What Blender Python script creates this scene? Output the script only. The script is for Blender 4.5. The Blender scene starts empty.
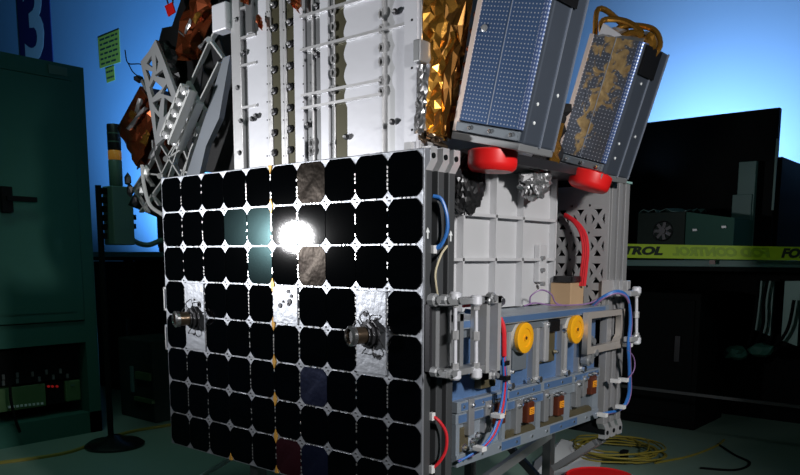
import bpy, bmesh, math, random
from mathutils import Vector, Matrix, noise
random.seed(7)
sc = bpy.context.scene
col = sc.collection
PI = math.pi
V = Vector

# ------------------------------------------------------------------ camera
FPX, PPX, PPY = 750.0152, 405.2429, 360.6509
YAW, PITCH, ROLL = 0.70005467, -0.13703509, 0.00347392
CAM = V((-1.27045, -1.02263, 1.0))
ZT = 1.2277                      # top of the bus
PW = 0.09917                     # pitch of the cells
_f = V((math.cos(YAW)*math.cos(PITCH), math.sin(YAW)*math.cos(PITCH), math.sin(PITCH)))
_r0 = _f.cross(V((0, 0, 1))).normalized(); _u0 = _r0.cross(_f)
_r = math.cos(ROLL)*_r0 + math.sin(ROLL)*_u0
_u = -math.sin(ROLL)*_r0 + math.cos(ROLL)*_u0
cd = bpy.data.cameras.new('camera'); cam = bpy.data.objects.new('camera', cd); col.objects.link(cam)
cam.matrix_world = Matrix(((_r.x, _u.x, -_f.x, CAM.x), (_r.y, _u.y, -_f.y, CAM.y), (_r.z, _u.z, -_f.z, CAM.z), (0, 0, 0, 1)))
cd.sensor_width = 36; cd.lens = FPX/800*36
cd.shift_x = (400-PPX)/800; cd.shift_y = (PPY-237.5)/800
cd.clip_start = 0.02
sc.camera = cam

# ------------------------------------------------------------------ light
def lamp(name, kind, loc, aim, power, color, **kw):
    l = bpy.data.lights.new(name, kind); l.energy = power; l.color = color
    for k, v in kw.items(): setattr(l, k, v)
    o = bpy.data.objects.new(name, l); col.objects.link(o); o.location = loc
    o.rotation_euler = (V(aim)-V(loc)).to_track_quat('-Z', 'Y').to_euler()
    return o
w = bpy.data.worlds.new('world'); sc.world = w; w.use_nodes = True
w.node_tree.nodes['Background'].inputs[0].default_value = (0.25, 0.75, 0.75, 1)
w.node_tree.nodes['Background'].inputs[1].default_value = 0.008
# hand lamp left of the camera (its mirror image is the glare in the cells)
lamp('work_lamp', 'SPOT', (-1.30, 1.86, 1.10), (0.10, 0.40, 1.60), 135, (0.98, 0.98, 1.0), spot_size=math.radians(86), spot_blend=1.0, shadow_soft_size=0.070)
# lamp right of the camera for the side of the bus
lamp('side_lamp', 'SPOT', (-0.50, -2.05, 1.72), (0.62, 0.1, 0.74), 215, (1.0, 0.98, 0.97), spot_size=math.radians(60), spot_blend=0.9, shadow_soft_size=0.10)
# blue wash on the end wall, from lamps standing behind the benches
lamp('wall_wash', 'SPOT', (3.58, 0.95, 1.45), (4.6, 0.80, 2.10), 240, (0.36, 0.60, 1.0), spot_size=math.radians(150), spot_blend=1.0, shadow_soft_size=0.12)
lamp('wall_wash', 'SPOT', (3.5, 6.9, 0.85), (4.6, 7.9, 2.7), 1150, (0.15, 0.46, 1.0), spot_size=math.radians(112), spot_blend=1.0, shadow_soft_size=0.12)
# unseen fill spots added to brighten the tape, rack and left floor
lamp('fill_spot', 'SPOT', (0.6, -2.6, 2.7), (3.0, 0.1, 0.95), 24, (0.8, 1.0, 0.95), spot_size=math.radians(46), spot_blend=0.8, shadow_soft_size=0.3)
lamp('fill_spot', 'SPOT', (-0.6, -0.4, 3.2), (0.3, 3.1, 1.1), 13, (0.5, 1.0, 0.80), spot_size=math.radians(70), spot_blend=0.8, shadow_soft_size=0.3)
lamp('fill_spot', 'SPOT', (0.0, 2.0, 3.3), (0.65, 2.7, 0.0), 30, (0.6, 1.0, 0.9), spot_size=math.radians(50), spot_blend=0.8, shadow_soft_size=0.3)
lamp('floor_fill', 'SPOT', (1.5, -1.7, 1.0), (1.62, 0.80, 0.0), 80, (0.95, 1.0, 0.97), spot_size=math.radians(28), spot_blend=0.9, shadow_soft_size=0.15)  # unseen spot added to brighten the floor beneath the satellite
vs = sc.view_settings
vs.view_transform = 'Standard'; vs.look = 'None'; vs.exposure = 0.0; vs.gamma = 1.0; vs.use_curve_mapping = False

# ------------------------------------------------------------------ from a pixel of the photograph to a point on a plane of the place
def ray(px, py): return (px-PPX)*_r/FPX - (py-PPY)*_u/FPX + _f
def on(ax, v, px, py):
    d = ray(px, py); return CAM + d*((v-CAM[ax])/d[ax])
def PX(px, py, x): return on(0, x, px, py)
def PY(px, py, y): return on(1, y, px, py)
def PZ(px, py, z): return on(2, z, px, py)

# ------------------------------------------------------------------ materials
MATS = {}
def mat(name, color, rough=0.5, metal=0.0, var=0.06, scale=12.0, bump=0.0, bscale=40.0, emit=None, estr=0.0, spec=0.5, coat=0.0, reflection_tint=0.0, tint=None):
    m = bpy.data.materials.new(name); m.use_nodes = True; nt = m.node_tree; b = nt.nodes['Principled BSDF']
    tc = nt.nodes.new('ShaderNodeTexCoord')
    n = nt.nodes.new('ShaderNodeTexNoise'); n.inputs['Scale'].default_value = scale; n.inputs['Detail'].default_value = 4
    nt.links.new(tc.outputs['Object'], n.inputs['Vector'])
    mx = nt.nodes.new('ShaderNodeMix'); mx.data_type = 'RGBA'
    c = V(color[:3])
    mx.inputs[6].default_value = (*(c*(1-var)), 1); mx.inputs[7].default_value = (*[min(1, k) for k in c*(1+var)], 1)
    nt.links.new(n.outputs['Fac'], mx.inputs[0]); nt.links.new(mx.outputs[2], b.inputs['Base Color'])
    b.inputs['Roughness'].default_value = rough; b.inputs['Metallic'].default_value = metal
    b.inputs['Specular IOR Level'].default_value = spec
    if coat: b.inputs['Coat Weight'].default_value = coat; b.inputs['Coat Roughness'].default_value = 0.08
    if tint: b.inputs['Specular Tint'].default_value = (*tint, 1)
    if reflection_tint: b.inputs['Thin Film Thickness'].default_value = reflection_tint; b.inputs['Thin Film IOR'].default_value = 1.9
    if bump:
        n2 = nt.nodes.new('ShaderNodeTexNoise'); n2.inputs['Scale'].default_value = bscale; n2.inputs['Detail'].default_value = 3
        nt.links.new(tc.outputs['Object'], n2.inputs['Vector'])
        bp = nt.nodes.new('ShaderNodeBump'); bp.inputs['Strength'].default_value = bump; bp.inputs['Distance'].default_value = 0.01
        nt.links.new(n2.outputs['Fac'], bp.inputs['Height']); nt.links.new(bp.outputs['Normal'], b.inputs['Normal'])
    if emit: b.inputs['Emission Color'].default_value = (*emit, 1); b.inputs['Emission Strength'].default_value = estr
    MATS[name] = m; return m
def dotted(name, base, dot, pitch, r, rough, metal, axes=(0, 2)):
    """sheet printed with a regular grid of small dots"""
    m = mat(name, base, rough, metal, var=0.15, scale=6)
    nt = m.node_tree; b = nt.nodes['Principled BSDF']
    tc = nt.nodes.new('ShaderNodeTexCoord'); sx = nt.nodes.new('ShaderNodeSeparateXYZ'); nt.links.new(tc.outputs['UV'], sx.inputs[0])
    outs = []
    for ch in ('X', 'Y'):
        q = nt.nodes.new('ShaderNodeMath'); q.operation = 'PINGPONG'; q.inputs[1].default_value = pitch/2
        nt.links.new(sx.outputs[ch], q.inputs[0])
        s = nt.nodes.new('ShaderNodeMath'); s.operation = 'POWER'; s.inputs[1].default_value = 2; nt.links.new(q.outputs[0], s.inputs[0]); outs.append(s)
    a = nt.nodes.new('ShaderNodeMath'); a.operation = 'ADD'; nt.links.new(outs[0].outputs[0], a.inputs[0]); nt.links.new(outs[1].outputs[0], a.inputs[1])
    l = nt.nodes.new('ShaderNodeMath'); l.operation = 'LESS_THAN'; l.inputs[1].default_value = r*r; nt.links.new(a.outputs[0], l.inputs[0])
    old = b.inputs['Base Color'].links[0].from_socket
    mx = nt.nodes.new('ShaderNodeMix'); mx.data_type = 'RGBA'; nt.links.new(l.outputs[0], mx.inputs[0]); nt.links.new(old, mx.inputs[6])
    mx.inputs[7].default_value = (*dot, 1); nt.links.new(mx.outputs[2], b.inputs['Base Color'])
    return m

mat('cell', (0.0008, 0.001, 0.0016), 0.045, spec=0.5, bump=0.006, bscale=9, var=0.3)
mat('cell_brown_sheen', (0.003, 0.0025, 0.002), 0.27, spec=0.055, tint=(1.0, 0.72, 0.50), bump=0.25, bscale=16, var=0.6)  # brown, blue, red and teal tints imitate reflections on the cells
mat('cell_blue_sheen', (0.002, 0.003, 0.010), 0.30, spec=0.5, tint=(0.35, 0.45, 1.0), bump=0.25, bscale=16, var=0.6)
mat('cell_red_sheen', (0.012, 0.002, 0.004), 0.30, spec=0.6, tint=(1.0, 0.30, 0.42), bump=0.25, bscale=16, var=0.6)
mat('cell_teal_haze', (0.0012, 0.002, 0.003), 0.17, spec=0.10, tint=(0.05, 0.75, 0.80), bump=0.01, bscale=9, var=0.3)
mat('panel_silver', (0.39, 0.41, 0.45), 0.36, 0.6, bump=0.10, bscale=60)
mat('tab_silver', (0.85, 0.85, 0.85), 0.22, 0.9)
mat('kapton', (0.62, 0.33, 0.06), 0.3, 0.3)
mat('alu', (0.66, 0.66, 0.67), 0.36, 0.55, bump=0.05, bscale=90)
mat('alu_white', (0.74, 0.75, 0.80), 0.42, 0.25, bump=0.03, bscale=50, scale=5)
mat('alu_grey', (0.36, 0.37, 0.38), 0.42, 0.55)
mat('rail_grey', (0.09, 0.095, 0.10), 0.45, 0.45)
mat('post_grey', (0.36, 0.36, 0.365), 0.45, 0.4)
mat('teal_light', (0.30, 0.52, 0.48), 0.5)
mat('side_white', (0.55, 0.555, 0.57), 0.5, 0.0, scale=6)
mat('olive', (0.055, 0.05, 0.022), 0.5, 0.4)
mat('recess_grey', (0.20, 0.205, 0.21), 0.4, 0.5)
mat('dark_metal', (0.05, 0.05, 0.055), 0.4, 0.6)
mat('black', (0.004, 0.005, 0.0055), 0.7, spec=0.12)
mat('black_gloss', (0.01, 0.01, 0.011), 0.25)
mat('steel', (0.75, 0.75, 0.76), 0.22, 0.95)
mat('brown_metal', (0.20, 0.145, 0.10), 0.28, 0.9)
mat('gold_foil', (0.60, 0.29, 0.05), 0.27, 0.85, var=0.3, scale=20)
mat('brown_foil', (0.30, 0.14, 0.035), 0.27, 0.85, var=0.4, scale=14)
mat('copper_foil', (0.42, 0.10, 0.035), 0.27, 0.8, var=0.35, scale=20)
mat('silver_foil', (0.42, 0.42, 0.43), 0.34, 0.8, var=0.15, scale=25)
mat('black_foil', (0.04, 0.04, 0.042), 0.33, 0.6)
mat('pale_edge', (0.80, 0.66, 0.58), 0.4, 0.4)
mat('mod_grey', (0.10, 0.12, 0.155), 0.32, 0.5)
mat('mod_line', (0.42, 0.47, 0.56), 0.35, 0.6)
mat('red', (0.75, 0.012, 0.012), 0.4)
mat('red_cable', (0.65, 0.02, 0.03), 0.4)
mat('blue_cable', (0.03, 0.16, 0.50), 0.4)
mat('purple_cable', (0.28, 0.16, 0.34), 0.4)
mat('beige_cable', (0.62, 0.55, 0.38), 0.5)
mat('white_cable', (0.7, 0.7, 0.7), 0.45)
mat('av_blue', (0.12, 0.22, 0.42), 0.30, 0.35, var=0.2, scale=9)
mat('av_grey', (0.33, 0.38, 0.43), 0.38, 0.4)
mat('tan_alu', (0.55, 0.50, 0.45), 0.4, 0.4)
mat('perf_grey', (0.36, 0.36, 0.365), 0.5, 0.2)
mat('recess_light', (0.58, 0.59, 0.60), 0.4, 0.3)
mat('tan_film', (0.55, 0.36, 0.16), 0.32, 0.55, var=0.4, scale=30)
mat('av_dark', (0.20, 0.23, 0.26), 0.45, 0.4)
mat('av_bronze', (0.20, 0.17, 0.10), 0.4, 0.6)
mat('yellow', (0.90, 0.42, 0.01), 0.4)
mat('cream', (0.75, 0.70, 0.62), 0.5)
mat('orange_tag', (0.95, 0.36, 0.02), 0.5)
mat('maroon', (0.10, 0.025, 0.012), 0.4)
mat('cardboard', (0.45, 0.30, 0.17), 0.7)
mat('truss_grey', (0.40, 0.41, 0.42), 0.45, 0.4)
mat('truss_white', (0.72, 0.73, 0.72), 0.4, 0.3)
mat('beam_grey', (0.26, 0.285, 0.32), 0.45, 0.4)
mat('plate_dark', (0.025, 0.025, 0.026), 0.5, 0.3)
mat('cabinet_green', (0.035, 0.13, 0.10), 0.6, spec=0.25)
mat('cabinet_dark', (0.02, 0.035, 0.03), 0.6, spec=0.25)
mat('box_green', (0.09, 0.17, 0.13), 0.5)
mat('pcb_green', (0.08, 0.16, 0.06), 0.5)
mat('wall_blue', (0.42, 0.60, 0.80), 0.8, spec=0.1, var=0.03, scale=2)
mat('floor', (0.20, 0.30, 0.25), 0.40, var=0.1, scale=2.5, spec=0.2)
mat('banner', (0.018, 0.014, 0.11), 0.7)
mat('white', (0.75, 0.78, 0.78), 0.6)
mat('note_green', (0.50, 0.46, 0.05), 0.7)
mat('ink', (0.03, 0.05, 0.03), 0.7)
mat('amber', (0.75, 0.30, 0.05), 0.3, emit=(1.0, 0.42, 0.06), estr=0.10, var=0.3)
mat('led_red', (0.3, 0.02, 0.02), 0.4, emit=(1, 0.03, 0.03), estr=0.12)
mat('led_white', (0.6, 0.7, 0.6), 0.4, emit=(0.7, 0.9, 0.8), estr=0.03)
mat('tape', (0.62, 0.90, 0.02), 0.5)
mat('tape_ghost', (0.42, 0.66, 0.02), 0.5)
mat('teal', (0.10, 0.20, 0.19), 0.5)
mat('yellow_cable', (0.26, 0.21, 0.03), 0.5)
dotted('mod_blue', (0.085, 0.155, 0.32), (0.65, 0.70, 0.78), 0.0090, 0.0016, 0.30, 0.55)
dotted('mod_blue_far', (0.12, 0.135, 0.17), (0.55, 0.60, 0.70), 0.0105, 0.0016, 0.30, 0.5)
def reflection_tint(m):
    """golden foil reflection painted into the middle of a dotted sheet, with bumps"""
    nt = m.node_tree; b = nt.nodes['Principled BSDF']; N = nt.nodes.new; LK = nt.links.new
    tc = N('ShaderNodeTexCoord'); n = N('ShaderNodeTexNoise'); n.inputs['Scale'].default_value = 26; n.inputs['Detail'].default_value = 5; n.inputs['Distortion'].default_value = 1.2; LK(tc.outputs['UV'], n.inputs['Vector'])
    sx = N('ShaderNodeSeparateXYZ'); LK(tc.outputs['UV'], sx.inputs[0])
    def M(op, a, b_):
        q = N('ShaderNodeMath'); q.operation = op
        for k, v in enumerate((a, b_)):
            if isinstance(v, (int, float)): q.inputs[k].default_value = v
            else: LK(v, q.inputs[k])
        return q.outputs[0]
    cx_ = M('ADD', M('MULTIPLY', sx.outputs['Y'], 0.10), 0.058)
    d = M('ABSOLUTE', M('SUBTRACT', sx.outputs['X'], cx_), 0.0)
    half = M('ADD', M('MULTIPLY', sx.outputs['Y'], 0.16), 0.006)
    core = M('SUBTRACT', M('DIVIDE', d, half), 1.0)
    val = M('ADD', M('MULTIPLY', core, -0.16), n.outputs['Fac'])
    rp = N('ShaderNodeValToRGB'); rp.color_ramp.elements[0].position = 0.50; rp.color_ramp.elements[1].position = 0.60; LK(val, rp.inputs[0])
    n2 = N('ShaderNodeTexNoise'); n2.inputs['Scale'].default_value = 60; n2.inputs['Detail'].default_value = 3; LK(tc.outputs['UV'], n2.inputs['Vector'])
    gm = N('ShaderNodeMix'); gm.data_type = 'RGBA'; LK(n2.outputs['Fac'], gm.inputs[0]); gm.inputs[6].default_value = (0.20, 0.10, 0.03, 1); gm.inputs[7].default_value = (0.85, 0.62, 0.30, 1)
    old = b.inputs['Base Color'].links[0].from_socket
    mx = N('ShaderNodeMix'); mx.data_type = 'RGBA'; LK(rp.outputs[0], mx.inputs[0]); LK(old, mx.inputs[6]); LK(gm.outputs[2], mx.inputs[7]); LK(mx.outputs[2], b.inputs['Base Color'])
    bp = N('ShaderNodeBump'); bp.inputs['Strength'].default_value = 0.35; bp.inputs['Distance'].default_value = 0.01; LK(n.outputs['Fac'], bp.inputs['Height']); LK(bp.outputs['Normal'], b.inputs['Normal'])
reflection_tint(MATS['mod_blue_far'])  # gold blotches imitate reflected foil, put into the face colour
dotted('mod_blue_edge', (0.10, 0.16, 0.36), (0.60, 0.68, 0.85), 0.0085, 0.0022, 0.28, 0.5)

# ------------------------------------------------------------------ mesh helpers
class MB:
    def __init__(s): s.bm = bmesh.new()
    def _add(s, verts, faces):
        vs_ = [s.bm.verts.new(v) for v in verts]
        for f in faces:
            try: s.bm.faces.new([vs_[i] for i in f])
            except ValueError: pass
        return vs_
    def box(s, x0, x1, y0, y1, z0, z1, M=None, bev=0.0):
        x0, x1 = sorted((x0, x1)); y0, y1 = sorted((y0, y1)); z0, z1 = sorted((z0, z1))
        p = [V((x, y, z)) for z in (z0, z1) for y in (y0, y1) for x in (x0, x1)]
        if M: p = [M @ q for q in p]
        vs_ = s._add(p, [(0, 2, 3, 1), (4, 5, 7, 6), (0, 1, 5, 4), (2, 6, 7, 3), (0, 4, 6, 2), (1, 3, 7, 5)])
        if bev:
            es = set(e for v in vs_ for e in v.link_edges)
            bmesh.ops.bevel(s.bm, geom=list(es), offset=bev, segments=2, affect='EDGES', profile=0.5)
        return s
    def prism(s, pts, d):
        """planar outline pushed along d"""
        n = len(pts); a = [V(p) for p in pts]; b = [p+V(d) for p in a]
        s._add(a+b, [tuple(range(n))[::-1], tuple(range(n, 2*n))]+[(i, (i+1) % n, n+(i+1) % n, n+i) for i in range(n)])
        return s
    def cyl(s, p0, p1, r, seg=16, r2=None):
        p0 = V(p0); p1 = V(p1); r2 = r if r2 is None else r2
        q = (p1-p0).to_track_quat('Z', 'Y'); a = []; b = []
        for i in range(seg):
            t = 2*PI*i/seg; o = V((math.cos(t), math.sin(t), 0)); a.append(p0+q@(o*r)); b.append(p1+q@(o*r2))
        s._add(a+b, [tuple(range(seg))[::-1], tuple(range(seg, 2*seg))]+[(i, (i+1) % seg, seg+(i+1) % seg, seg+i) for i in range(seg)])
        return s
    def bar(s, p0, p1, w_, d, nrm):
        """flat bar from p0 to p1, width w_, depth d along nrm"""
        p0 = V(p0); p1 = V(p1); n = V(nrm).normalized(); side = (p1-p0).cross(n).normalized()*w_/2
        return s.prism([p0-side, p0+side, p1+side, p1-side], n*d)
    def tube(s, pts, r, seg=8, closed=False, smooth=6):
        P = [V(p) for p in pts]
        if smooth and len(P) > 2:
            out = []; n = len(P)
            rng = range(n if closed else n-1)
            for i in rng:
                a = P[(i-1) % n] if closed or i > 0 else P[0]*2-P[1]
                b = P[i]; c = P[(i+1) % n]
                d = P[(i+2) % n] if closed or i+2 < n else c*2-b
                for k in range(smooth):
                    t = k/smooth
                    out.append(0.5*((2*b)+(c-a)*t+(2*a-5*b+4*c-d)*t*t+(-a+3*b-3*c+d)*t**3))
            if not closed: out.append(P[-1])
            P = out
        n = len(P); rings = []; prev = None
        for i, p in enumerate(P):
            t = ((P[(i+1) % n] if closed or i < n-1 else p) - (P[i-1] if closed or i > 0 else p)).normalized()
            ref = prev if prev else (V((0, 0, 1)) if abs(t.z) < 0.9 else V((1, 0, 0)))
            a = (ref - t*ref.dot(t)).normalized(); prev = a; b = t.cross(a)
            rings.append([s.bm.verts.new(p+(a*math.cos(2*PI*k/seg)+b*math.sin(2*PI*k/seg))*r) for k in range(seg)])
        for i in range(n if closed else n-1):
            A = rings[i]; B = rings[(i+1) % n]
            for k in range(seg): s.bm.faces.new((A[k], A[(k+1) % seg], B[(k+1) % seg], B[k]))
        if not closed:
            s.bm.faces.new(rings[0][::-1]); s.bm.faces.new(rings[-1])
        return s
    def lathe(s, base, axis, prof, seg=28):
        base = V(base); q = V(axis).to_track_quat('Z', 'Y'); rings = []
        for r, h in prof:
            rings.append([s.bm.verts.new(base+q@V((r*math.cos(2*PI*k/seg), r*math.sin(2*PI*k/seg), h))) for k in range(seg)])
        for A, B in zip(rings, rings[1:]):
            for k in range(seg): s.bm.faces.new((A[k], A[(k+1) % seg], B[(k+1) % seg], B[k]))
        s.bm.faces.new(rings[0][::-1]); s.bm.faces.new(rings[-1])
        return s
    def crumple(s, c, nu, nv, amp, seed, thick=0.004):
        """crumpled foil over the quad c (four corners), a thin closed sheet"""
        rnd = random.Random(seed); a, b, cc, d = [V(p) for p in c]
        n = (b-a).cross(d-a).normalized(); g = []
        for j in range(nv+1):
            row = []
            for i in range(nu+1):
                u = i/nu; v = j/nv
                p = (a*(1-u)+b*u)*(1-v)+(d*(1-u)+cc*u)*v
                e = 1.0 if 0 < i < nu and 0 < j < nv else 0.5
                p = p+n*amp*rnd.uniform(-1, 1)+(b-a)*(rnd.uniform(-.3, .3)/nu*e)+(d-a)*(rnd.uniform(-.3, .3)/nv*e)
                row.append(p)
            g.append(row)
        top = [[s.bm.verts.new(p) for p in row] for row in g]; bot = [[s.bm.verts.new(p-n*thick) for p in row] for row in g]
        for j in range(nv):
            for i in range(nu):
                if rnd.random() < 0.5:
                    tr = ((i, j), (i+1, j), (i+1, j+1)), ((i, j), (i+1, j+1), (i, j+1))
                else: tr = ((i, j), (i+1, j), (i, j+1)), ((i+1, j), (i+1, j+1), (i, j+1))
                for t in tr:
                    s.bm.faces.new([top[y][x] for x, y in t]); s.bm.faces.new([bot[y][x] for x, y in t][::-1])
        per = [(i, 0) for i in range(nu)]+[(nu, j) for j in range(nv)]+[(i, nv) for i in range(nu, 0, -1)]+[(0, j) for j in range(nv, 0, -1)]
        for k in range(len(per)):
            x0, y0 = per[k]; x1, y1 = per[(k+1) % len(per)]
            s.bm.faces.new((top[y0][x0], bot[y0][x0], bot[y1][x1], top[y1][x1]))
        return s
    def blob(s, c, rad, amp, seed, sub=2):
        """crumpled closed bundle"""
        rnd = random.Random(seed)
        r = bmesh.ops.create_icosphere(s.bm, subdivisions=sub, radius=1.0)
        for v in r['verts']:
            k = 1+amp*(rnd.uniform(-.5, .5)+1.6*abs(noise.noise(v.co*2.6+V((seed*3.1, 0, 0))))+.8*noise.noise(v.co*6+V((0, seed*1.7, 0)))); v.co = V((v.co.x*rad[0]*k, v.co.y*rad[1]*k, v.co.z*rad[2]*k))+V(c)
        return s
    def build(s, name, m, parent=None, smooth=False, origin=None):
        bm = s.bm; bmesh.ops.recalc_face_normals(bm, faces=bm.faces)
        me = bpy.data.meshes.new(name); 
        co = [v.co for v in bm.verts]
        lo = V((min(c.x for c in co), min(c.y for c in co), min(c.z for c in co))); hi = V((max(c.x for c in co), max(c.y for c in co), max(c.z for c in co)))
        ctr = V(((lo.x+hi.x)/2, (lo.y+hi.y)/2, lo.z)) if parent is None else (lo+hi)/2
        if origin is not None: ctr = V(origin)
        bmesh.ops.translate(bm, verts=bm.verts, vec=-ctr)
        bm.to_mesh(me); bm.free()
        if smooth:
            for p in me.polygons: p.use_smooth = True
            try: me.set_sharp_from_angle(angle=math.radians(40))
            except Exception: pass
        me.materials.append(MATS[m])
        return link(name, me, ctr, parent)
WL = {}
def link(name, me, ctr, parent):
    o = bpy.data.objects.new(name, me); col.objects.link(o)
    if parent is not None: o.parent = parent; o.location = ctr-WL[parent]
    else: o.location = ctr
    WL[o] = V(ctr); return o
def tag(o, label, cat, group=None, kind=None):
    o['label'] = label; o['category'] = cat
    if group: o['group'] = group
    if kind: o['kind'] = kind
    return o
def thing(name, loc, label, cat, group=None):
    o = bpy.data.objects.new(name, None); o.empty_display_size = 0.05; col.objects.link(o); o.location = loc; WL[o] = V(loc)
    return tag(o, label, cat, group)
def struct(o): o['kind'] = 'structure'; return o
def curve_mesh(cu, name):
    t = bpy.data.objects.new('tmp', cu); col.objects.link(t)
    dg = bpy.context.evaluated_depsgraph_get(); dg.update()
    me = bpy.data.meshes.new_from_object(t.evaluated_get(dg)); me.name = name
    bpy.data.objects.remove(t); bpy.data.curves.remove(cu); return me
def place_mesh(me, name, M, m, parent):
    me.transform(M); co = [v.co for v in me.vertices]
    ctr = sum(co, V())/len(co); me.transform(Matrix.Translation(-ctr)); me.materials.clear(); me.materials.append(MATS[m])
    return link(name, me, ctr, parent)
def frame(o, ex, ey, ez):
    return Matrix(((ex[0], ey[0], ez[0], o[0]), (ex[1], ey[1], ez[1], o[1]), (ex[2], ey[2], ez[2], o[2]), (0, 0, 0, 1)))
def text(s, name, M, size, m, parent, depth=0.001, shear=0.0, bold=0.0, mirror=False):
    cu = bpy.data.curves.new('t', 'FONT'); cu.body = s; cu.size = size; cu.extrude = depth; cu.shear = shear; cu.offset = bold
    cu.align_x = 'CENTER'; cu.align_y = 'CENTER'; cu.resolution_u = 3
    me = curve_mesh(cu, name)
    if mirror: me.transform(Matrix.Diagonal((-1, 1, 1, 1))); me.flip_normals()
    return place_mesh(me, name, M, m, parent)
def holed(outer, holes, thick, M, name, m, parent):
    """plate with cut-outs: outlines in local XY, thickness along local Z"""
    cu = bpy.data.curves.new('c', 'CURVE'); cu.dimensions = '2D'; cu.fill_mode = 'BOTH'; cu.extrude = thick/2
    for loop in [outer]+holes:
        sp = cu.splines.new('POLY'); sp.points.add(len(loop)-1); sp.use_cyclic_u = True
        for p, q in zip(sp.points, loop): p.co = (q[0], q[1], 0, 1)
    return place_mesh(curve_mesh(cu, name), name, M, m, parent)
def disc_pts(cx, cy, r, n=14): return [(cx+r*math.cos(2*PI*i/n), cy+r*math.sin(2*PI*i/n)) for i in range(n)]

# ================================================================== the setting
struct(MB().box(-4, 4.9, -4, 16, -0.1, 0).build('floor', 'floor'))
struct(MB().box(4.6, 4.8, -4, 16, 0, 7).build('wall_back', 'wall_blue'))
e0 = PZ(615, 384.5, 0); e1 = PZ(805, 408.5, 0)
struct(MB().box(e0.x-0.02, e0.x+0.03, e1.y-2, e0.y+3.0, 0, 0.03).build('trim_1', 'teal'))

# ---- banner with the numeral on the end wall
b0 = PX(16, -14, 4.59); b1 = PX(53, 62, 4.59)
t = thing('wall_banner', (4.59, (b0.y+b1.y)/2, b1.z), 'dark blue banner bearing a white numeral 3 high on blue wall', 'banner')
WY = lambda px, py: PX(px, py, 4.595)
MB().box(4.585, 4.598, b1.y, b0.y, b1.z-0.25, b0.z).build('cloth', 'banner', t)
c3 = WY(34.5, 25)
text('3', 'numeral', frame((4.582, c3.y, c3.z), (0, -1, 0), (0, 0, 1), (-1, 0, 0)), 1.75, 'white', t, bold=0.035)
# ---- two notes
def note(p0, p1, p2, p3, label, lines):
    q = [WY(*p) for p in (p0, p1, p2, p3)]
    t = thing('paper_note', (4.595, (q[0].y+q[1].y)/2, min(k.z for k in q)), label, 'note')
    MB().prism([k+V((0.002, 0, 0)) for k in q], (-0.006, 0, 0)).build('sheet', 'note_green', t)
    m = MB()
    for i in range(lines):
        v = (i+0.7)/(lines+0.4); l = q[0].lerp(q[3], v); r = q[1].lerp(q[2], v); rr = random.Random(i)
        x = 0.08
        while x < 0.85:
            x1 = min(0.92, x+rr.uniform(0.1, 0.25)); m.bar(l.lerp(r, x)-V((0.004, 0, 0)), l.lerp(r, x1)-V((0.004, 0, 0)), 0.022, 0.002, (-1, 0, 0)); x = x1+0.05
    m.build('handwriting', 'ink', t)
note((98, 38), (119, 29.5), (120.5, 62), (100, 68.5), 'larger green paper note with handwriting on blue wall', 6)
note((105.5, 69), (114, 66), (115, 80), (107, 83), 'small green paper note below the larger note', 2)

# ================================================================== the satellite
SAT = thing('satellite', (0.5, 0.5, 0.42), 'silver satellite with black solar cell panel, white tower and tilted blue modules', 'satellite')
# ---- solar panel
zb = ZT-0.8; W = 10*PW
panel = MB().box(0, 0.022, -0.003, W+0.004, zb-0.002, ZT+0.002, bev=0.002).build('solar_panel', 'panel_silver', SAT)
hw, hh, ch = PW/2-0.0014, 0.05-0.0018, 0.0165
def cell_mesh(m):
    o = []
    for sx, sy, flip in ((1, 1, 0), (-1, 1, 1), (-1, -1, 0), (1, -1, 1)):
        a = (sx*hw, sy*(hh-ch)); bq = (sx*(hw-0.45*ch), sy*(hh-0.45*ch)); c = (sx*(hw-ch), sy*hh)
        o += [a, bq, c] if not flip else [c, bq, a]
    mb = MB().prism([(0, y, z) for y, z in o], (-0.0016, 0, 0)); bm = mb.bm
    bmesh.ops.recalc_face_normals(bm, faces=bm.faces)
    me = bpy.data.meshes.new('solar_cell'); bm.to_mesh(me); bm.free(); me.materials.append(MATS[m]); return me
CM = {k: cell_mesh(k) for k in ('cell', 'cell_brown_sheen', 'cell_blue_sheen', 'cell_red_sheen', 'cell_teal_haze')}
plates = {(1, 3), (1, 4), (8, 3), (8, 4), (5, 3)}           # (column from the left, row from the top)
reflection_tint = {(6, 0): 'cell_brown_sheen', (6, 2): 'cell_brown_sheen', (6, 5): 'cell_blue_sheen', (5, 7): 'cell_red_sheen', (6, 7): 'cell_blue_sheen'}; tealc = {(3, 1), (4, 1), (4, 2)}  # tints standing in for coloured reflections and teal glare on these cells
for c in range(10):
    for r in range(8):
        if (c, r) in plates: continue
        k = reflection_tint[(c, r)] if (c, r) in reflection_tint else 'cell_teal_haze' if (c, r) in tealc else 'cell'
        link('solar_cell', CM[k], V((0, W-(c+.5)*PW, ZT-(r+.5)*0.1)), panel)
tb = MB(); pt = MB(); sr = MB(); rt = random.Random(3)
for c in range(1, 10):
    y = W-c*PW
    for r in range(8):
        if c not in (3, 7):
            for k in range(7):
                z = ZT-(r+.5)*0.1+(k-3)*0.009
                if rt.random() < .6: tb.box(-0.0022, 0, y-0.0018, y+0.0018, z-0.0028, z+0.0028)
    for r in range(1, 8):
        z = ZT-r*0.1
        sr.cyl((0, y+0.004, z+0.003), (-0.0022, y+0.004, z+0.003), 0.0022, 8); sr.cyl((0, y-0.003, z-0.004), (-0.0022, y-0.003, z-0.004), 0.0018, 8)
for c in range(10):
    y = W-(c+.5)*PW
    for r in range(1, 8):
        z = ZT-r*0.1
        for k in range(5):
            if rt.random() < .35: tb.box(-0.0022, 0, y+(k-2)*0.012-0.003, y+(k-2)*0.012+0.003, z-0.0016, z+0.0016)
o = tb.build('cell_interconnects', 'tab_silver', panel); o['kind'] = 'stuff'
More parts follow.
